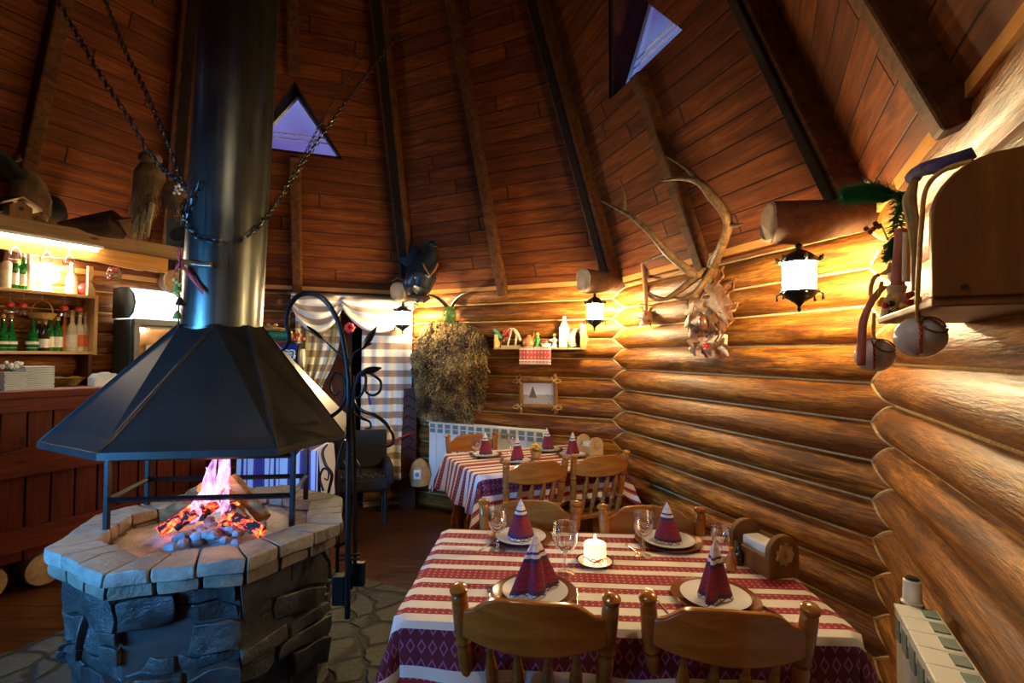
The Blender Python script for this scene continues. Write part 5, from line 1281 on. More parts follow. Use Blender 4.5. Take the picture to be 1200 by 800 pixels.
m = MB(); m.tube(smoothpath([W(1140, 188, .80), W(1105, 200, .84), W(1085, 222, .86), W(1080, 262, .87), W(1077, 310, .885), W(1075, 352, .90), W(1076, 376, .91)], 6), .004, 7); m.build('twisted_cord', M['wicker'], gl, world=True)
m = MB(); m.tube(smoothpath([W(1142, 178, .86), W(1120, 188, .88), W(1095, 195, .92), W(1078, 200, .96), W(1070, 208, 1.0)], 6), lerp_r([.010, .014, .014, .012, .014], 25), 10); m.build('violet_cloth', M['bluefab'], gl, world=True, smooth=60)
m = MB()
for px, py in ((1015, 268), (1020, 272), (1026, 262), (1030, 266), (1024, 268)): m.ball(W(px, py, 1.2), .006, 7, 5)
m.tube([W(1015, 270, 1.2), W(1032, 262, 1.2), W(1040, 280, 1.15)], .002, 5); m.build('dry_berries', M['brown'], gl, world=True)
ribbon('ribbon', [W(1057, 268, 1.04), W(1056, 290, 1.04), W(1053, 315, 1.05), W(1052, 334, 1.05)], .030, M['pink'], '', parent=gl); ribbon('ribbon', [W(1063, 272, 1.0), W(1062, 300, 1.0), W(1062, 330, 1.0)], .016, M['white'], '', parent=gl)
t = thing('doll', 'small pale straw doll with red and yellow flowers on the box shelf corner', 'doll', shelfpt(1.12, .20, 1.602)); c = WM(t).translation
m = MB(); m.lathe([(.001, 0), (.035, 0), (.030, .03), (.018, .055), (.022, .07), (.010, .082), (.001, .084)], 14, cap=False); m.build('dress', M['bone'], t); m = MB(); m.ball((0, 0, .10), (.018, .018, .021), 12, 8); m.build('head', M['labelw'], t)
m = MB(); m.lathe([(.034, .105), (.020, .115), (.016, .13), (.001, .132)], 14); m.build('hat', M['palew'], t)
for mt in ('redp', 'yellow', 'black'):
    m = MB()
    for q in range(8): a = rnd.random() * 6.3; m.ball((.03 * cos(a) - .01, .03 * sin(a) - .01, rnd.uniform(.005, .05)), .008, 7, 5)
    m.build('flowers', M[mt], t)
# hanging straw loop
m = MB(); m.tube(smoothpath([W(1022, 352, 1.22), W(1020, 340, 1.22), W(1024, 326, 1.22), W(1030, 322, 1.22)], 5), .005, 6); m.tube(smoothpath([W(1024, 352, 1.2), W(1030, 345, 1.2), W(1033, 330, 1.2)], 5), .004, 6); o = m.build('straw_loop', M['wicker'], world=True, loc=tuple(W(1022, 345, 1.22))); tag(o, 'small straw loop hanging from the far corner of the box shelf', 'ornament')
# ================================================================== BAR (left)
u_ = V((.4478, .8941, 0)); nG = nrm('G'); B0 = V((-3.10, 3.05, 0))    # front line of the bar, parallel to wall G
def BP(t_, off, z): q = B0 + u_ * t_ + nG * off; return V((q.x, q.y, z))
fB = frame(B0, u_, nG, V((0, 0, 1))); rb = atan2(u_.y, u_.x)
T0, T1 = -.75, 1.22
bar = thing('bar_counter', 'red-brown plank bar counter on the left with a pink-tinged top', 'bar counter', BP(.2, .14, 0), rb)
m = MB(); m.box(((T0 + T1) / 2, .10, 1.225), (T1 - T0 + .06, .26, .045), fB); m.build('countertop', M['barredh'], bar, world=True, bevel=.004)
m = MB(); m.box(((T0 + T1) / 2, .10, 1.2505), (T1 - T0, .22, .004), fB); m.build('counter_runner', M['pink'], bar, world=True)
x = T0; i = 0
while x < T1 - .02:
    wd = .128; m = MB(); m.box((x + wd / 2, .03, .70), (wd - .010, .022, 1.02), fB); m.build('plank', M['barred'], bar, world=True, bevel=.003); x += wd
m = MB(); m.box(((T0 + T1) / 2, .18, .62), (T1 - T0, .02, 1.2), fB); m.build('back_panel', M['doorw'], bar, world=True)
# scalloped middle rail, top rail, lower rail
def rail(z0, z1, amp, nm, mt='barredh', yo=-.002):
    m = MB(); n = 60; vs = []
    for q in range(n + 1):
        t_ = T0 + (T1 - T0) * q / n; zz = z1 + amp * abs(sin(t_ * pi / .42)) ** .6 - (amp if amp else 0)
        vs += [BP(t_, yo - .012, z0), BP(t_, yo + .012, z0), BP(t_, yo + .012, zz), BP(t_, yo - .012, zz)]
    m.add(vs, [(4 * q + k, 4 * q + (k + 1) % 4, 4 * q + 4 + (k + 1) % 4, 4 * q + 4 + k) for q in range(n) for k in range(4)] + [(0, 1, 2, 3), (4 * n + 3, 4 * n + 2, 4 * n + 1, 4 * n)]); m.build(nm, M[mt], bar, world=True, smooth=30)
rail(1.12, 1.205, 0, 'top_rail'); rail(.72, .90, .035, 'scalloped_rail'); rail(.26, .40, 0, 'lower_rail')
for q in range(7):
    tt = T0 + .15 + q * .28; m = MB(); m.tube([BP(tt, -.03, .115), BP(tt, .19, .115)], .105, 18); lg = m.build('foot_log', M['logstub'], bar, world=True); m = MB(); m.tube([BP(tt, -.034, .115), BP(tt, -.029, .115)], .100, 18); m.build('end_grain', M['logend'], lg, world=True, smooth=0)
# beam and live-edge board over the bar
bm_ = thing('bar_beam', 'grey squared timber beam over the bar with an orange wavy-edged board below', 'beam', BP(.3, .2, 2.2), rb)
m = MB(); m.box(((-.8 + 1.05) / 2, .05, 2.285), (1.85, .12, .09), fB); m.build('timber', M['beam'], bm_, world=True, bevel=.008)
m = MB(); n = 50; vs = []
for q in range(n + 1):
    t_ = -.8 + 1.80 * q / n; zb = 2.13 + .025 * noise.noise(V((t_ * 3, 2, 0))) + .012 * noise.noise(V((t_ * 11, 5, 0)))
    vs += [BP(t_, .10, zb), BP(t_, .125, zb), BP(t_, .125, 2.245), BP(t_, .10, 2.245)]
m.add(vs, [(4 * q + k, 4 * q + (k + 1) % 4, 4 * q + 4 + (k + 1) % 4, 4 * q + 4 + k) for q in range(n) for k in range(4)] + [(0, 1, 2, 3), (4 * n + 3, 4 * n + 2, 4 * n + 1, 4 * n)]); m.build('live_edge_board', M['livee'], bm_, world=True)
for t_ in (-.72, .98):
    m = MB(); m.tube([BP(t_, .14, 2.3), BP(t_, .60, 2.3)], .03, 8); m.build('tie_beam', M['beam'], bm_, world=True)
t = thing('strip_light', 'bright white fluorescent strip light under the bar beam', 'light', BP(.1, .03, 2.21), rb)
m = MB(); m.box((.05, .04, 2.232), (.95, .05, .02), fB); m.build('housing', M['white'], t, world=True); m = MB(); m.tube([BP(-.4, .04, 2.212), BP(.5, .04, 2.212)], .012, 10); m.build('tube', M['tube'], t, world=True)
# back shelf unit on wall G
GLw = lambda px, py, off: Wl('G', px, py, off)
def SG(px, off, z): q = GLw(px, 400, off); return V((q.x, q.y, z))
su = thing('bottle_shelf', 'wooden back-bar shelf unit with rows of bottles, left of the fridge', 'shelf unit', SG(60, .10, 1.25), rb)
e1 = SG(104, .12, 0); tt1 = (e1 - B0).dot(u_); oG = (e1 - B0).dot(nG)
f_ = lambda tt, z, L_, d, h, mt, nm: (lambda m: (m.box((tt, oG, z), (L_, d, h), fB), m.build(nm, M[mt], su, world=True, bevel=.003)))(MB())
Z1, Z2 = 1.925, 1.500
f_(tt1 - .75, Z1 - .011, 1.5, .20, .022, 'palew', 'shelf_board'); f_(tt1 - .75, Z2 - .011, 1.5, .20, .022, 'palew', 'shelf_board'); f_(tt1, (Z1 + Z2) / 2 - .01, .025, .20, Z1 - Z2 + .03, 'palew', 'side_panel')
f_(tt1 - .03, 1.36, .025, .20, .25, 'doorw', 'lower_side_panel'); 
m = MB(); m.box((tt1 - .75, oG + .105, 1.36), (1.5, .01, .27), fB); m.build('lower_back_panel', M['doorw'], su, world=True)
f_(tt1 - .75, 1.235, 1.5, .24, .022, 'doorw', 'lower_board')
m = MB(); P_ = [(0, 0), (.05, 0), (.045, .05), (.02, .10), (.035, .16), (.03, .22), (.0, .22)]; m.prism(P_, -.012, .012, frame(B0 + u_ * (tt1 - .06) + nG * (oG - .09) + V((0, 0, Z1)), u_, V((0, 0, 1)), -nG)); m.build('scrolled_bracket', M['palew'], su, world=True)
def bottle(p, h, r, gm, lm, lab, grp='bottles on the bar shelves', cap='wicker', squat=False):
    m = MB(); s = h
    prof = [(.001, 0), (r, 0), (r, s * .52), (r * .9, s * .60), (r * .38, s * .72), (r * .34, s * .93), (r * .42, s * .94), (r * .42, s), (.001, s)] if not squat else [(.001, 0), (r * 1.0, 0), (r * 1.25, s * .10), (r * 1.15, s * .32), (r * .5, s * .62), (r * .32, s * .75), (r * .32, s * .95), (r * .4, s), (.001, s)]
    m.lathe(prof, 16, cap=False); o = m.build('bottle', M[gm], loc=p); tag(o, lab, 'bottle', grp)
    m = MB(); rr = r * 1.02 if not squat else r * 1.22; m.lathe([(rr, s * .12), (rr, s * .42)] if not squat else [(rr, s * .08), (rr * .99, s * .26)], 16, cap=False); m.build('label', M[lm], o)
    m = MB(); m.lathe([(r * .45, s * .90), (r * .45, s * 1.005), (.001, s * 1.01)], 12); m.build('cap', M[cap], o); return o
G2 = 'bottles standing on the lower bar shelf'; G1 = 'bottles standing on the upper bar shelf'
for px, h, r, gm, lm, sq, off, lab in ((3, .25, .030, 'bottleg', 'labelw', True, .12, 'green round bottle at the left edge of the lower bar shelf'), (12, .25, .030, 'bottleg', 'labelw', True, .12, 'green round bottle, second from the left on the lower bar shelf'),
    (38, .26, .030, 'bottleg', 'labelw', True, .13, 'green flared bottle on the lower bar shelf, under the hanging wicker basket'), (45, .22, .032, 'bottled', 'wicker', False, .11, 'dark bottle with gold label on the lower bar shelf'), (52, .21, .030, 'bottled', 'labelw', False, .14, 'small dark bottle between green ones on the lower bar shelf'),
    (58, .25, .030, 'bottleg', 'labelw', False, .12, 'green bottle with cream label on the lower bar shelf, left of the pair'), (67, .25, .032, 'bottleg', 'labelw', False, .12, 'green bottle with cream label on the lower bar shelf, right of the pair'), (75, .29, .028, 'bottlea', 'labelo', False, .10, 'slim amber bottle on the lower bar shelf'),
    (84, .30, .034, 'bottlec', 'labelw', False, .13, 'tall pale bottle with a beige label on the lower bar shelf'), (93, .30, .031, 'bottlec', 'labelo', False, .13, 'clear spirit bottle with a red label on the lower bar shelf, left one'), (99, .30, .031, 'bottlec', 'labelo', False, .11, 'clear spirit bottle with a red label at the right end of the lower bar shelf')):
    bottle(SG(px, off, Z2), h, r, gm, lm, lab, G2, 'wicker', sq)
for px, h, r, gm, lm, lab in ((4, .30, .034, 'bottlec', 'labelw', 'clear bottle at the left edge of the upper bar shelf'), (14, .27, .030, 'bottleg', 'labelw', 'green bottle near the left edge of the upper bar shelf'), (24, .26, .030, 'bottleg', 'labelw', 'slim green bottle on the upper bar shelf left of the white glare'), (31, .28, .032, 'bottlec', 'labelw', 'clear bottle on the upper bar shelf beside the slim green one'), (82, .24, .036, 'bottlec', 'labelw', 'clear jug-like bottle on the upper bar shelf near its right end')):
    bottle(SG(px, .12, Z1), h, r, gm, lm, lab, G1, 'labelw')
m = MB(); m.ball((0, 0, .055), (.058, .058, .052), 20, 12); o = m.build('red_ball', M['clay'], loc=SG(97, .13, Z1)); tag(o, 'round glossy red ball at the right end of the upper bar shelf', 'ball'); o.data.materials[0] = M['red']
t = thing('bar_lamp', 'glaring white globe lamp on the upper bar shelf', 'lamp', SG(52, .12, Z1)); m = MB(); m.lathe([(.04, 0), (.045, .01), (.02, .03), (.018, .06)], 16); m.build('base', M['white'], t); m = MB(); m.ball((0, 0, .13), .072, 20, 14); m.build('globe', M['barbulb'], t)
def hangglass(p, h, lab, red, grp):
    t = thing('hanging_glass', lab, 'glass', p, 0, grp); m = MB(); m.lathe([(.030, 0), (.030, -.003), (.005, -.008), (.004, -.06), (.02, -.075), (.034, -.11), (.030, -.15)], 16); m.build('glass', M['glass'], t)
    if red: m = MB(); m.ball((0, 0, -.085), (.026, .026, .022), 12, 8); m.build('red_ornament', M['red'], t)
for i, px in enumerate((10, 25, 74, 91)): hangglass(SG(px, .15, Z1 - .024), .1, 'upside-down glass with a red bauble hanging under the upper bar shelf, %s' % ('leftmost', 'second from left', 'third from left', 'rightmost')[i], True, 'glasses under the upper bar shelf')
for px, lab in ((22, 'leftmost'), (60, 'middle'), (88, 'rightmost')): q = W(px, 284, 3.05 + px * .0035); hangglass(BP((q - B0).dot(u_), .07, 2.225), .2, 'upside-down stemmed glass hanging from the bar beam, ' + lab, False, 'glasses under the bar beam')
t = thing('hanging_basket', 'golden wicker basket hanging under the upper bar shelf', 'basket', SG(48, .15, 1.75)); m = MB(); m.lathe([(.02, -.03), (.06, -.018), (.085, .02), (.08, .022), (.05, -.008)], 20); m.tube([(.08 * cos(q * pi / 10), 0, .02 + .09 * sin(q * pi / 10)) for q in range(11)], .004, 5); m.tube([(0, 0, .11), (0, 0, .155)], .003, 4); m.build('wicker', M['wicker'], t)
# on the counter
for i, (px, n, w_, lab) in enumerate(((31, 13, .15, 'tall stack of pale blue foam trays on the bar'), (4, 10, .11, 'shorter stack of pale foam trays at the left edge of the bar'))):
    q = W(px, 462, 3.22 + px * .004); c = BP((q - B0).dot(u_), .12, 1.253)
    if i == 1: c = BP((q - B0).dot(u_) , .12, 1.253)
    for k in range(n):
        m = MB(); m.box((0, 0, .006), (w_ * (1 - .01 * (k % 3)), .14, .009)); m.box((0, 0, .0015), (w_ * .8, .11, .003)); o = m.build('foam_tray', M['foam'], loc=(c.x, c.y, c.z + k * .0115), rot=(0, 0, rb + .03 * sin(k * 2)), bevel=.003)
        tag(o, 'pale foam tray %s in the %s stack on the bar' % ('topmost' if k == n - 1 else ('lowest', 'second', 'third', 'fourth', 'fifth', 'sixth', 'seventh', 'eighth', 'ninth', 'tenth', 'eleventh', 'twelfth')[k] + (' from the bottom' if k else ''), ('tall right', 'short left')[i]), 'tray', 'trays in the ' + lab)
    if i == 1:
        t = thing('flower_bunch', 'small bunch of white flowers on top of the shorter tray stack', 'flowers', (c.x, c.y, c.z + n * .0115)); m = MB(); rr_ = random.Random(4)
        for k in range(16): m.ball((rr_.uniform(-.04, .04), rr_.uniform(-.04, .04), .02 + rr_.random() * .04), .012, 7, 5)
        m.build('petals', M['white'], t); m = MB()
        for k in range(8): m.tube([(0, 0, 0), (rr_.uniform(-.04, .04), rr_.uniform(-.04, .04), .04)], .003, 4)
        m.build('stems', M['green'], t)
m = MB(); m.lathe([(.001, 0), (.026, 0), (.022, .03), (.019, .06), (.024, .10), (.024, .14), (.001, .145)], 16, cap=False); o = m.build('wooden_mill', M['logend'], loc=SG(57, .14, 1.247)); tag(o, 'brown wooden mill standing between the foam trays and the bread basket', 'mill')
t = thing('bread_basket', 'shallow golden wicker bread basket on the back bar', 'basket', SG(79, .16, 1.247), rb); m = MB(); m.lathe([(.001, 0), (.06, 0), (.085, .03), (.12, .058), (.115, .060), (.08, .035), (.055, .008), (.001, .006)], 22, Matrix.Diagonal((1.1, .7, 1, 1)), cap=False); m.build('wicker', M['wicker'], t)
for s in (-1, 1):
    m = MB(); m.tube([(s * .05 + .045 * cos(q * pi / 8), 0, .045 + .02 * sin(q * pi / 8)) for q in range(9)], .005, 5); m.build('loop_handle', M['wicker'], t)
q = W(122, 458, 3.6); c = BP((q - B0).dot(u_) + .02, .12, 1.253); t = thing('napkin_box', 'small white box on the right part of the bar top', 'box', c, rb); m = MB(); m.prism([(-.08, 0), (.08, 0), (.08, .065), (.05, .09), (-.055, .09), (-.08, .06)], -.05, .05, RX(pi / 2)); m.build('box', M['foam'], t, bevel=.004); m = MB(); m.box((0, 0, .075), (.06, .05, .05)); m.build('tissue', M['white'], t, bevel=.01)
# berry wreath ball
def berryball(p, lab, r=.045):
    t = thing('berry_ball', lab, 'ornament', p); rr_ = random.Random(6); m = MB()
    for q in range(16): a = q * .8; m.tube([V((cos(x_), sin(x_) * cos(a), sin(x_) * sin(a))) * r for x_ in [k * pi / 6 for k in range(13)]], .0025, 4)
    m.build('twigs', M['hay'], t); m = MB()
    for q in range(14): d = V((rr_.gauss(0, 1), rr_.gauss(0, 1), rr_.gauss(0, 1))).normalized() * r; m.ball(d, .011, 7, 5)
    m.build('berries', M['redp'], t); m = MB(); m.tube([(0, 0, r), (0, 0, r + .12)], .0012, 4); m.build('string', M['hay'], t)
berryball(W(134, 321, 3.62), 'wicker ball with red berries hanging below the bar beam left of the fridge')
# fridge
def fridge():
    c = BP(1.09, .405, 0); t = thing('drinks_fridge', 'glass-door drinks fridge with a white curved light box behind the bar', 'fridge', c, rb)
    w_, d_ = .50, .28
    m = MB(); m.box((0, .01, .88), (w_, d_ - .02, 1.76)); m.build('cabinet', M['fridged'], t, bevel=.008)
    dr = MB(); y = -d_ / 2 - .012
    for cx_, cz, a, b__ in ((0, 1.735, w_, .05), (0, .15, w_, .12), (-w_ / 2 + .022, .93, .044, 1.6), (w_ / 2 - .022, .93, .044, 1.6)): dr.box((cx_, y, cz), (a, .03, b__))
    dd = dr.build('door', M['fridged'], t, bevel=.004)
    m = MB(); m.box((0, y, .94), (w_ - .08, .006, 1.50)); m.build('door_glass', M['pane'], dd)
    m = MB(); m.box((0, -.122, .93), (w_ - .07, .01, 1.5)); m.build('inner_back', M['palew'], t)
    for i in range(7):
        m = MB(); m.box((-.13 + .13 * (i % 3), y - .019, 1.52 - .13 * (i // 3)), (.07, .004, .075)); m.build('sticker', M[('labelw', 'white', 'fridgeb', 'fig', 'labelw', 'fridgeb', 'labelo')[i]], dd, bevel=.001)
    m = MB(); pr = [(-.09, 0), (.13, 0), (.13, .235), (.02, .25), (-.08, .24), (-.15, .19), (-.175, .12), (-.15, .04)]
    m.prism(pr, -w_ / 2, w_ / 2, frame(V((0, 0, 1.765)), V((0, 1, 0)), V((0, 0, 1)), V((1, 0, 0)))); m.build('light_box', M['fridgew'], t, bevel=.01)
    for s in (-1, 1):
        m = MB(); m.prism([(x_ * 1.02, z_ * 1.01) for x_, z_ in pr], -.006, .006, frame(V((s * (w_ / 2 + .004), 0, 1.765)), V((0, 1, 0)), V((0, 0, 1)), V((1, 0, 0)))); m.build('end_cap', M['fridged'], t)
M['fridgew'] = emis('backlit_white_panel', (.92, .97, 1.0), 1.6)
fridge()
def vase(p, lab):
    t = thing('clay_vase', lab, 'vase', p); m = MB(); m.lathe([(.001, 0), (.04, 0), (.075, .05), (.07, .10), (.04, .14), (.045, .16), (.04, .16), (.001, .12)], 18, cap=False); m.build('body', M['palew'], t); rr_ = random.Random(1)
    for mt in ('yellow', 'moss'):
        m = MB()
        for q in range(12): m.ball((rr_.uniform(-.05, .05), rr_.uniform(-.05, .05), .17 + rr_.random() * .06), .014, 7, 5)
        m.build('flowers', M[mt], t)
p = BP(1.27, .40, 2.017); vase(p, 'pale clay vase with yellow flowers on top of the glass-door fridge')
t = thing('loudspeaker', 'grey box loudspeaker above the fridge half hidden by the flue', 'loudspeaker', W(212, 275, 4.15), .3); m = MB(); m.box((0, 0, 0), (.18, .15, .24)); m.build('cabinet', M['fridged'], t, bevel=.008); m = MB(); m.lathe([(.001, 0), (.05, .0), (.055, .006), (.001, .002)], 20, frame(V((0, -.076, -.02)), V((1, 0, 0)), V((0, 0, 1)), V((0, -1, 0))), cap=False); m.build('cone', M['black'], t); m = MB(); m.tube([(0, .07, 0), (.05, .35, .05)], .012, 6); m.build('wall_bracket', M['iron'], t)
# string of bells with a ribbon bow beside the flue
t = thing('bell_string', 'string of small bells with a dark red ribbon bow hanging left of the flue', 'ornament', W(210, 330, 2.2)); hp = lambda px, py, o=0: W(px, py, 2.15 + o)
m = MB(); m.tube([hp(212, 292), hp(210, 340), hp(209, 400)], .003, 5); m.build('cord', M['iron'], t, world=True)
for i, py in enumerate((335, 352, 368, 384)):
    m = MB(); m.lathe([(.018, -.020), (.017, -.014), (.010, .006), (.005, .014), (.001, .016)], 12, Matrix.Translation(hp(208 + (i % 2) * 3, py))); m.build('bell', M['chain' if i % 2 else 'moss'], t, world=True)
m = MB()
for q in range(7): m.ball(hp(205 + (q * 3) % 7, 328 + q * 3), .010, 7, 5)
m.build('yellow_flowers', M['yellow'], t, world=True)
for pts_, mt in (([(212, 306), (222, 308), (235, 310), (249, 311)], 'tablew'), ([(212, 308), (220, 320), (228, 330), (238, 342)], 'red'), ([(212, 306), (207, 298), (211, 291), (214, 302)], 'red'), ([(212, 308), (206, 315), (204, 326)], 'red')):
    P_ = smoothpath([hp(a, b__, -.03 if a > 215 else 0) for a, b__ in pts_], 5); m = MB(); vs = []
    for p in P_: vs += [p - V((0, 0, .012)), p + V((0, 0, .012))]
    m.add(vs, [(2 * q, 2 * q + 1, 2 * q + 3, 2 * q + 2) for q in range(len(P_) - 1)]); m.build('ribbon', M[mt], t, world=True, solid=.002, fixn=False)
# ---------------------------------------------------------------- things above the bar beam
Z_B = 2.331
def onb(px, off): q = W(px, 268, 3.05 + px * .0035); return BP((q - B0).dot(u_), off, Z_B)
t = thing('birdhouse', 'small wooden birdhouse with a pitched roof standing on the bar beam', 'birdhouse', onb(22, .05), rb)
m = MB(); m.prism([(-.055, 0), (.055, 0), (.055, .07), (0, .105), (-.055, .07)], -.05, .05, RX(pi / 2)); m.build('box', M['boxw'], t, bevel=.002)
for s in (-1, 1):
    m = MB(); m.add([V((0, y_, .118 + z_)) for y_ in (-.075, .075) for z_ in (0, .010)] + [V((s * .095, y_, .062 + z_)) for y_ in (-.075, .075) for z_ in (0, .010)], [(0, 1, 3, 2), (4, 6, 7, 5), (0, 4, 5, 1), (2, 3, 7, 6), (0, 2, 6, 4), (1, 5, 7, 3)]); m.build('roof', M['palew'], t)
m = MB(); m.tube([(0, -.051, .055), (0, -.049, .055)], .014, 12); m.build('hole', M['black'], t)
def furry(name, pts, rad, lab, cat, mt, nstr=1500, L_=.05, extra=None, base=None, flatn=1.0):
    o = thing(name, lab, cat, pts[0] if base is None else base); P_ = smoothpath(pts, 6); rs = lerp_r(rad, len(P_)); m = MB(); m.tube(P_, rs, 14); m.build('body', M[mt], o, world=True); rr_ = random.Random(len(name)); m = MB()
    for q in range(nstr):
        i = rr_.randrange(len(P_) - 1); p = P_[i].lerp(P_[i + 1], rr_.random()); d = V((rr_.gauss(0, 1), rr_.gauss(0, 1), rr_.gauss(0, 1))).normalized(); a = p + d * rs[i] * .9; b__ = a + d * L_ * .3 + V((0, 0, -L_ * rr_.uniform(.5, 1))); s = d.orthogonal().normalized() * .0025; m.add([a - s, a + s, b__], [(0, 1, 2)])
    f = m.build('plumage' if cat != 'straw bundle' else 'straws', M['pelt'] if mt == 'furd' else M['hay'], o, world=True, smooth=0, fixn=False); f['kind'] = 'stuff'
    return o
ta = furry('stuffed_eagle', [W(26, 200, 3.35), W(32, 218, 3.35), W(34, 236, 3.35), W(40, 252, 3.38), W(44, 264, 3.4)], [.05, .10, .12, .09, .03], 'stuffed brown bird of prey with wings spread at the left edge above the bar', 'stuffed bird', 'furd', 1600, .06)
m = MB(); m.ball(W(26, 188, 3.33), (.045, .05, .045), 12, 8); m.tube([W(24, 186, 3.29), W(17, 190, 3.26)], [.016, .003], 6); m.build('head', M['furd'], ta, world=True)
for pts_ in ([(22, 214), (8, 196), (-10, 178), (-30, 172)], [(24, 230), (4, 236), (-14, 248), (-34, 262)]):
    P_ = smoothpath([W(a, b__, 3.30 - .11 * i_) for i_, (a, b__) in enumerate(pts_)], 6); m = MB()
    m.tube(P_, lerp_r([.05, .075, .07, .02], len(P_)), 10, flat=.3); m.build('wing', M['feather'], ta, world=True)
m = MB(); m.tube(smoothpath([W(46, 230, 3.5), W(56, 240, 3.5), W(60, 252, 3.5), W(54, 268, 3.5)], 5), lerp_r([.03, .09, .09, .05], 16), 12); m.ball(W(56, 235, 3.46), .04, 10, 8); o = m.build('dark_bird', M['feather'], world=True, loc=tuple(W(54, 266, 3.5))); tag(o, 'small dark stuffed bird perched on the bar beam right of the birdhouse', 'stuffed bird')
t2 = furry('owl_figure', [W(178, 190, 3.3), W(176, 205, 3.3), W(172, 225, 3.3), W(166, 245, 3.3), W(163, 268, 3.3)], [.05, .09, .08, .06, .03], 'brown feathered bird figure with a straw tail hanging above the bar', 'stuffed bird', 'furd', 1800, .08)
m = MB(); m.ball(W(176, 186, 3.28), (.07, .06, .05), 14, 10); m.build('head', M['furd'], t2, world=True)
for i in range(3):
    m = MB(); m.tube([W(168 + 5 * i, 238, 3.28), W(160 + 7 * i, 262, 3.26), W(158 + 8 * i, 278, 3.26)], [.018, .016, .004], 6); m.build('straw_tail', M['hay'], t2, world=True)
t3 = furry('straw_bundle', [W(186, 212, 3.4), W(198, 224, 3.4), W(208, 236, 3.4), W(216, 244, 3.4)], [.04, .075, .08, .05], 'dark bundle of dry twigs and white blossoms between bird figure and flue', 'straw bundle', 'furd', 1200, .06)
m = MB(); rr_ = random.Random(3)
for q in range(9): m.ball(W(208 + rr_.uniform(-4, 5), 222 + rr_.uniform(-6, 6), 3.28), .010, 7, 5)
m.build('white_blossoms', M['white'], t3, world=True)
t = thing('log_console', 'grey tapering half log resting on the bar beam below the bird figure', 'log', W(125, 270, 3.5)); m = MB(); m.tube([W(70, 268, 3.36), W(105, 264, 3.45), W(130, 262, 3.5), W(150, 272, 3.56)], [.045, .07, .10, .06], 12); m.build('log', M['logstub'], t, world=True)
m = MB(); m.tube([W(152, 255, 3.5), W(160, 280, 3.56)], [.09, .03], 10); m.build('stub', M['boxw'], t, world=True)
# ================================================================== DOORWAY: curtains, second fridge, chair, draped table
Mh = wallM('H')
HP = lambda px, py, off: Wl('H', px, py, off)
def curtain(px0, px1, z0, z1, off, mat, nm, par, pinch=0, amp=.022, nf=9, uvs=1, side=1):
    a, b__ = HP(px0, 400, off), HP(px1, 400, off); L_ = (b__ - a).length; n = nrm('H'); m = MB()
    def P(u, v):
        z = z1 + (z0 - z1) * v; w_ = 1 - pinch * math.exp(-((v - .72) / .28) ** 2); uu = (u if side > 0 else 1 - (1 - u)); uu = (u * w_ if side > 0 else 1 - (1 - u) * w_)
        p = a.lerp(b__, uu); return V((p.x, p.y, z)) - n * (amp * sin(u * nf * 2 * pi * (1) + v * .8) * (.4 + .6 * v) + .01 * sin(v * 9 + u * 4))
    m.grid(P, 110, 40, lambda u, v: (u * L_ * uvs, (1 - v) * (z1 - z0))); return m.build(nm, mat, par, world=True, smooth=70, solid=.002, fixn=False)
cu = thing('doorway_curtains', 'brown checked and striped curtains with a swagged valance over the doorway', 'curtain', HP(410, 350, .10))
curtain(346, 399, .72, 1.92, .10, M['plaid'], 'checked_curtain', cu, .45, .02, 5, 1, 1); curtain(424, 483, .26, 1.95, .13, M['striped'], 'striped_curtain', cu, .0, .022, 4, 1, -1)
def swag(px0, px1, ztop, dropz, off, nm):
    a, b__ = HP(px0, 400, off), HP(px1, 400, off); L_ = (b__ - a).length; n = nrm('H'); m = MB()
    def P(u, v):
        sag = 4 * u * (1 - u); z = ztop - v * (.11 + dropz * sag) ; p = a.lerp(b__, u); return V((p.x, p.y, z)) - n * (.03 * sag * (1 + sin(v * 16)) * .8 + .010 * sin(u * 26) * (1 - sag) + .03 * v)
    m.grid(P, 60, 30, lambda u, v: (u * L_, v * .42 + .08 * 4 * u * (1 - u) + 0)); m.build(nm, M['striped'], cu, world=True, smooth=70, solid=.002, fixn=False)
swag(340, 402, 2.055, .27, .17, 'valance_swag'); swag(399, 484, 2.055, .26, .17, 'valance_swag')
m = MB(); a, b__ = HP(336, 400, .15), HP(486, 400, .15); m.tube([V((a.x, a.y, 2.062)), V((b__.x, b__.y, 2.062))], .010, 8); m.build('curtain_rod', M['boxw'], cu, world=True)
m = MB()
c = HP(410, 384, .24)
for q in range(7): aa = q * .9; m.ball(c + V((.03 * cos(aa), -.01, .03 * sin(aa))), (.022, .014, .022), 8, 6)
m.build('red_rosette', M['redp'], cu, world=True)
p0, p1 = HP(452, 520, .22), HP(480, 508, .22); m = MB(); m.tube([p0, p1, p1 + V((.06, .02, 0))], [.022, .022, .008], 8, flat=.3); m.build('red_tieback', M['red'], cu, world=True)
# brown door leaf half open
dr = struct(thing('door_1', 'dark brown plank door leaf', 'door', Mh @ V((1.20, .02, 0)))); del dr['category']; dr.rotation_euler = (0, 0, wrot('H') + .0)
m = MB(); m.box((.20, .03, .93), (.39, .035, 1.84)); m.build('leaf', M['doorw'], dr, bevel=.004); m = MB(); m.tube([(.30, -.01, .95), (.30, -.05, .95), (.22, -.05, .95)], .008, 8); m.build('door_handle', M['chain'], dr)
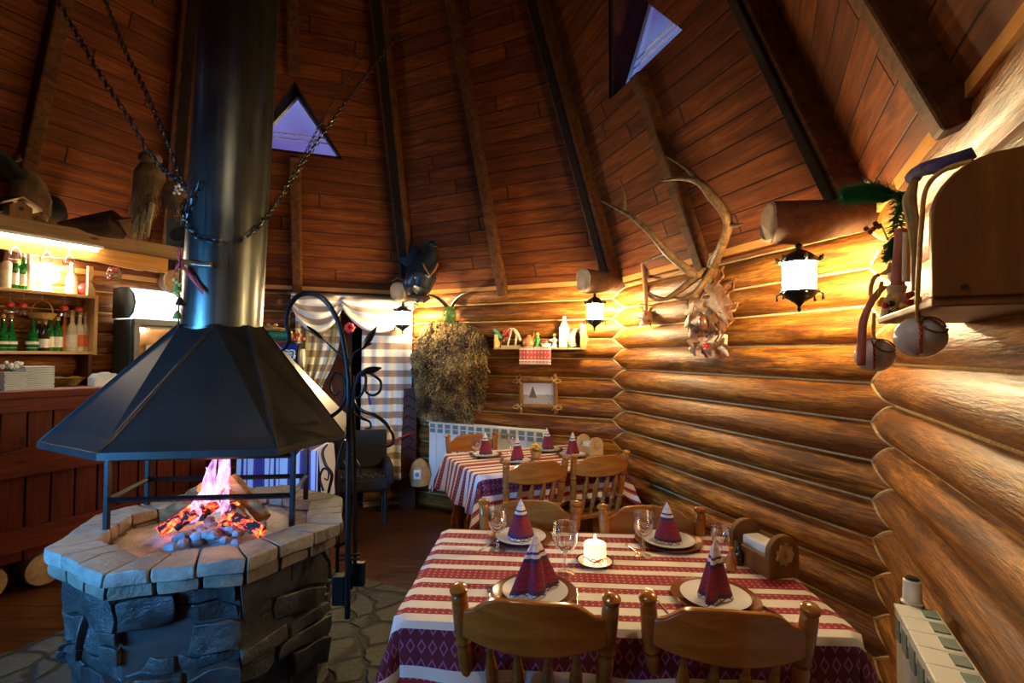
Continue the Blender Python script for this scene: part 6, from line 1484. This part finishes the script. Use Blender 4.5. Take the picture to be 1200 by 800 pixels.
# black padded chair in the doorway shade
t = thing('black_armchair', 'black padded armchair with silver studs in the dark doorway behind the crane', 'chair', HP(424, 555, .45) * 1, wrot('H')); t.location.z = 0
m = MB(); m.box((0, 0, .36), (.48, .42, .14)); m.build('seat', M['blackfab'], t, bevel=.04); m = MB(); m.box((0, .19, .60), (.46, .10, .36)); m.build('backrest', M['blackfab'], t, bevel=.04)
for s in (-1, 1):
    m = MB(); m.box((s * .23, 0, .44), (.07, .44, .18)); m.build('armrest', M['blackfab'], t, bevel=.03)
    for y_ in (-.17, .17): m = MB(); m.tube([(s * .20, y_, 0), (s * .20, y_, .3)], .015, 8); m.build('leg', M['black'], t)
m = MB()
for q in range(14): m.ball((-.21 + .42 * q / 13, -.22, .44 + .01 * sin(q * 2)), .012, 7, 5)
m.build('stud_trim', M['chain'], t)
ribbon('blue_strap', [HP(424, 438, .10), HP(428, 455, .10), HP(433, 474, .10)], .05, M['fridgeb'], 'blue folded fabric hanging beside the striped curtain', 'fabric', solid=.02)
# second fridge with the blue sign
fc = W(308, 412, 4.42); rh = R(14); t = thing('sign_fridge', 'drinks fridge with a rounded blue sign panel lettered ra, right of the flue', 'fridge', (fc.x, fc.y + .22, 0), rh)
ztop = 1.60; m = MB(); m.box((0, 0, .66), (.50, .40, 1.32)); m.build('cabinet', M['fridged'], t, bevel=.008)
pr = [(-.06, 0), (.18, 0), (.18, .26), (-.02, .27), (-.14, .25), (-.20, .19), (-.22, .12), (-.18, .04)]
m = MB(); m.prism(pr, -.25, .22, frame(V((0, 0, 1.325)), V((0, 1, 0)), V((0, 0, 1)), V((1, 0, 0)))); m.build('sign_panel', M['fridgeb'], t, bevel=.006)
m = MB(); m.prism(pr, .0, .012, frame(V((.221, 0, 1.325)), V((0, 1, 0)), V((0, 0, 1)), V((1, 0, 0)))); m.build('end_cap', M['black'], t)
m = MB(); m.tube([(.235, -.05, 1.455), (.262, -.05, 1.455)], .085, 20); m.build('side_disc', M['white'], t)
def text(s, size, mat, nm, parent, loc, ext=.002, off=0, shear=.25, rot=(pi / 2, 0, 0)):
    cu_ = bpy.data.curves.new('t', 'FONT'); cu_.body = s; cu_.size = size; cu_.extrude = ext; cu_.offset = off; cu_.shear = shear; cu_.align_x = 'RIGHT'; cu_.align_y = 'CENTER'
    o = bpy.data.objects.new('t', cu_); COL.objects.link(o); dg = bpy.context.evaluated_depsgraph_get(); me = bpy.data.meshes.new_from_object(o.evaluated_get(dg)); bpy.data.objects.remove(o)
    me.materials.clear(); me.materials.append(mat); q = bpy.data.objects.new(nm, me); COL.objects.link(q); q.parent = parent; q.location = loc; q.rotation_euler = rot; return q
text('ra', .15, M['white'], 'lettering_outline', t, (.205, -.226, 1.50), .003, .009); text('ra', .15, M['green'], 'lettering', t, (.205, -.231, 1.50), .003, -.001)
zt = 1.597
g = thing('green_roll', 'rolled green cloth with a yellow flower on top of the blue sign fridge', 'cloth roll', W(318, 391, 4.4)); g.location.z = zt
m = MB(); m.tube([(-.16, 0, .055), (-.05, 0, .058), (.06, 0, .055), (.16, 0, .055)], .042, 12); m.build('roll', M['green'], g); m = MB(); m.lathe([(.001, 0), (.035, .0), (.03, .01), (.001, .012)], 12, frame(V((-.13, -.045, .045)), V((1, 0, 0)), V((0, 0, 1)), V((0, -1, 0))), cap=False); fl_ = m.build('yellow_flower', M['yellow'], g); m = MB(); m.ball((-.13, -.06, .045), .012, 8, 6); m.build('flower_centre', M['black'], fl_)
m = MB(); m.lathe([(.001, .0), (.10, 0), (.13, .02), (.10, .03), (.001, .028)], 20, Matrix.Diagonal((1.2, .7, 1, 1)), cap=False)
for q in range(9): m.ball((-.10 + .02 * q, .02 * sin(q * 2), .04 + .006 * (q % 3)), (.02, .02, .014), 8, 6)
o = m.build('bread_plate', M['wicker'], loc=(g.location.x - .03, g.location.y + .02, zt + .098)); tag(o, 'flat straw plate of golden pieces above the green roll', 'plate')
t = thing('red_flowers', 'bunch of red and yellow flowers at the right end of the blue sign fridge', 'flowers', (g.location.x + .22, g.location.y - .04, zt))
rr_ = random.Random(9)
for mt in ('redp', 'yellow', 'redp'):
    m = MB()
    for q in range(8): m.ball((rr_.uniform(-.05, .06), rr_.uniform(-.04, .04), .02 + rr_.random() * .07), .018, 7, 5)
    m.build('petals', M[mt], t)
m = MB(); m.ball((0, 0, 0), .026, 14, 10); o = m.build('wooden_ball', M['clay'], loc=HP(328, 353, .06)); tag(o, 'round orange wooden ball on the wall above the blue sign fridge', 'ball')
# small draped table behind the hearth
c1, c2 = G(276, 527, .765), G(368, 528, .765); cc = (c1 + c2) / 2 + V((.02, .18, 0)); t = thing('side_table', 'small side table under a violet striped runner behind the hearth', 'table', (cc.x, cc.y, 0), .05); L_ = (c2 - c1).length
m = MB(); m.box((0, 0, .745), (L_ - .02, .36, .025)); m.build('tabletop', M['tablew'], t)
for sx in (-1, 1):
    for sy in (-1, 1): m = MB(); m.tube([(sx * (L_ / 2 - .05), sy * .14, 0), (sx * (L_ / 2 - .05), sy * .14, .735)], [.016, .022], 10); m.build('leg', M['tablew'], t)
def P(u, v):
    s_ = -.19 - .44 + v * (.44 + .36); x_ = -L_ / 2 + u * L_
    if s_ < -.19: return V((x_ * (1 + .03 * (-.19 - s_)), -.195 - .014 * sin(u * 34) * (-.19 - s_) / .4, .761 + (s_ + .19)))
    return V((x_, s_, .762))
m = MB(); m.grid(P, 120, 40, lambda u, v: (u * L_, v)); o = m.build('table_runner', M['runner'], loc=(cc.x, cc.y, 0), rot=(0, 0, .05), solid=.002, fixn=False, smooth=60); tag(o, 'white cloth with violet stripes draped over the side table behind the hearth', 'tablecloth')
m = MB()
for q in range(40): x_ = L_ / 2 + .004; y_ = -.19 + .36 * q / 39; m.tube([(x_, y_, .76), (x_ + .02, y_, .55 + .02 * sin(q)), (x_ + .03, y_ - .005, .36)], .004, 4)
m.build('fringe', M['runner'], o)
m = MB(); q = W(1126, 92, 1.27); m.tube([q, q + V((-.006, 0, -.04)), q + V((-.016, 0, -.075))], .004, 5); o = m.build('red_string', M['red'], world=True, loc=tuple(q)); tag(o, 'short red string hanging from the rafter end at the upper right', 'string')
for o in bpy.data.objects:
    if 'label' in o and len(o['label'].split()) > 16: print('LONG', o.name, o['label'])
# ================================================================== LIGHT, WORLD, CAMERA
w = bpy.data.worlds.new('dusk'); SC.world = w; w.use_nodes = True; nt = w.node_tree; bg = nt.nodes['Background']
tc = nt.nodes.new('ShaderNodeTexCoord'); no = nt.nodes.new('ShaderNodeTexNoise'); no.inputs['Scale'].default_value = 5; nt.links.new(tc.outputs['Generated'], no.inputs['Vector'])
rp = nt.nodes.new('ShaderNodeValToRGB'); rp.color_ramp.elements[0].position = .38; rp.color_ramp.elements[0].color = (.16, .07, .42, 1); rp.color_ramp.elements[1].position = .62; rp.color_ramp.elements[1].color = (.30, .38, .95, 1)
nt.links.new(no.outputs[0], rp.inputs[0]); nt.links.new(rp.outputs[0], bg.inputs[0]); bg.inputs[1].default_value = .5
def area(name, loc, to, sx, sy, power, col):
    l = bpy.data.lights.new(name, 'AREA'); l.shape = 'RECTANGLE'; l.size = sx; l.size_y = sy; l.energy = power; l.color = col
    o = bpy.data.objects.new(name, l); COL.objects.link(o); o.location = loc; d = V(to) - V(loc); o.rotation_euler = d.to_track_quat('-Z', 'Y').to_euler(); return o
def point(name, loc, power, col, r=.05):
    l = bpy.data.lights.new(name, 'POINT'); l.energy = power; l.color = col; l.shadow_soft_size = r
    o = bpy.data.objects.new(name, l); COL.objects.link(o); o.location = loc; return o
Me = wallM('E'); h = HOLES['E']; c = Me @ V(((h[0] + h[1]) / 2, .30, (h[2] + h[3]) / 2))
area('daylight_side_window', c, V((HX, HY - .2, .9)), 1.0, .85, 38, (.08, .40, 1.0)).data.spread = R(75)
# added warm fill light in the vestibule, unseen behind the camera
point('porch_fill', Md @ V((1.3, 1.0, 1.9)), 4, (1.0, .66, .34), .12)
# the fire
point('fire_light', (HC.x - .02, HC.y + .02, .95), 4, (1, .42, .12), .08)
cam = bpy.data.cameras.new('Camera'); co = bpy.data.objects.new('Camera', cam); COL.objects.link(co)
cam.sensor_width = 36; cam.lens = 36 * F / 1200; cam.clip_start = .02
co.matrix_world = Matrix.Translation(CAM) @ CR; SC.camera = co
SC.view_settings.view_transform = 'Standard'; SC.view_settings.look = 'None'; SC.view_settings.gamma = 1; SC.view_settings.exposure = .7; SC.view_settings.use_curve_mapping = False
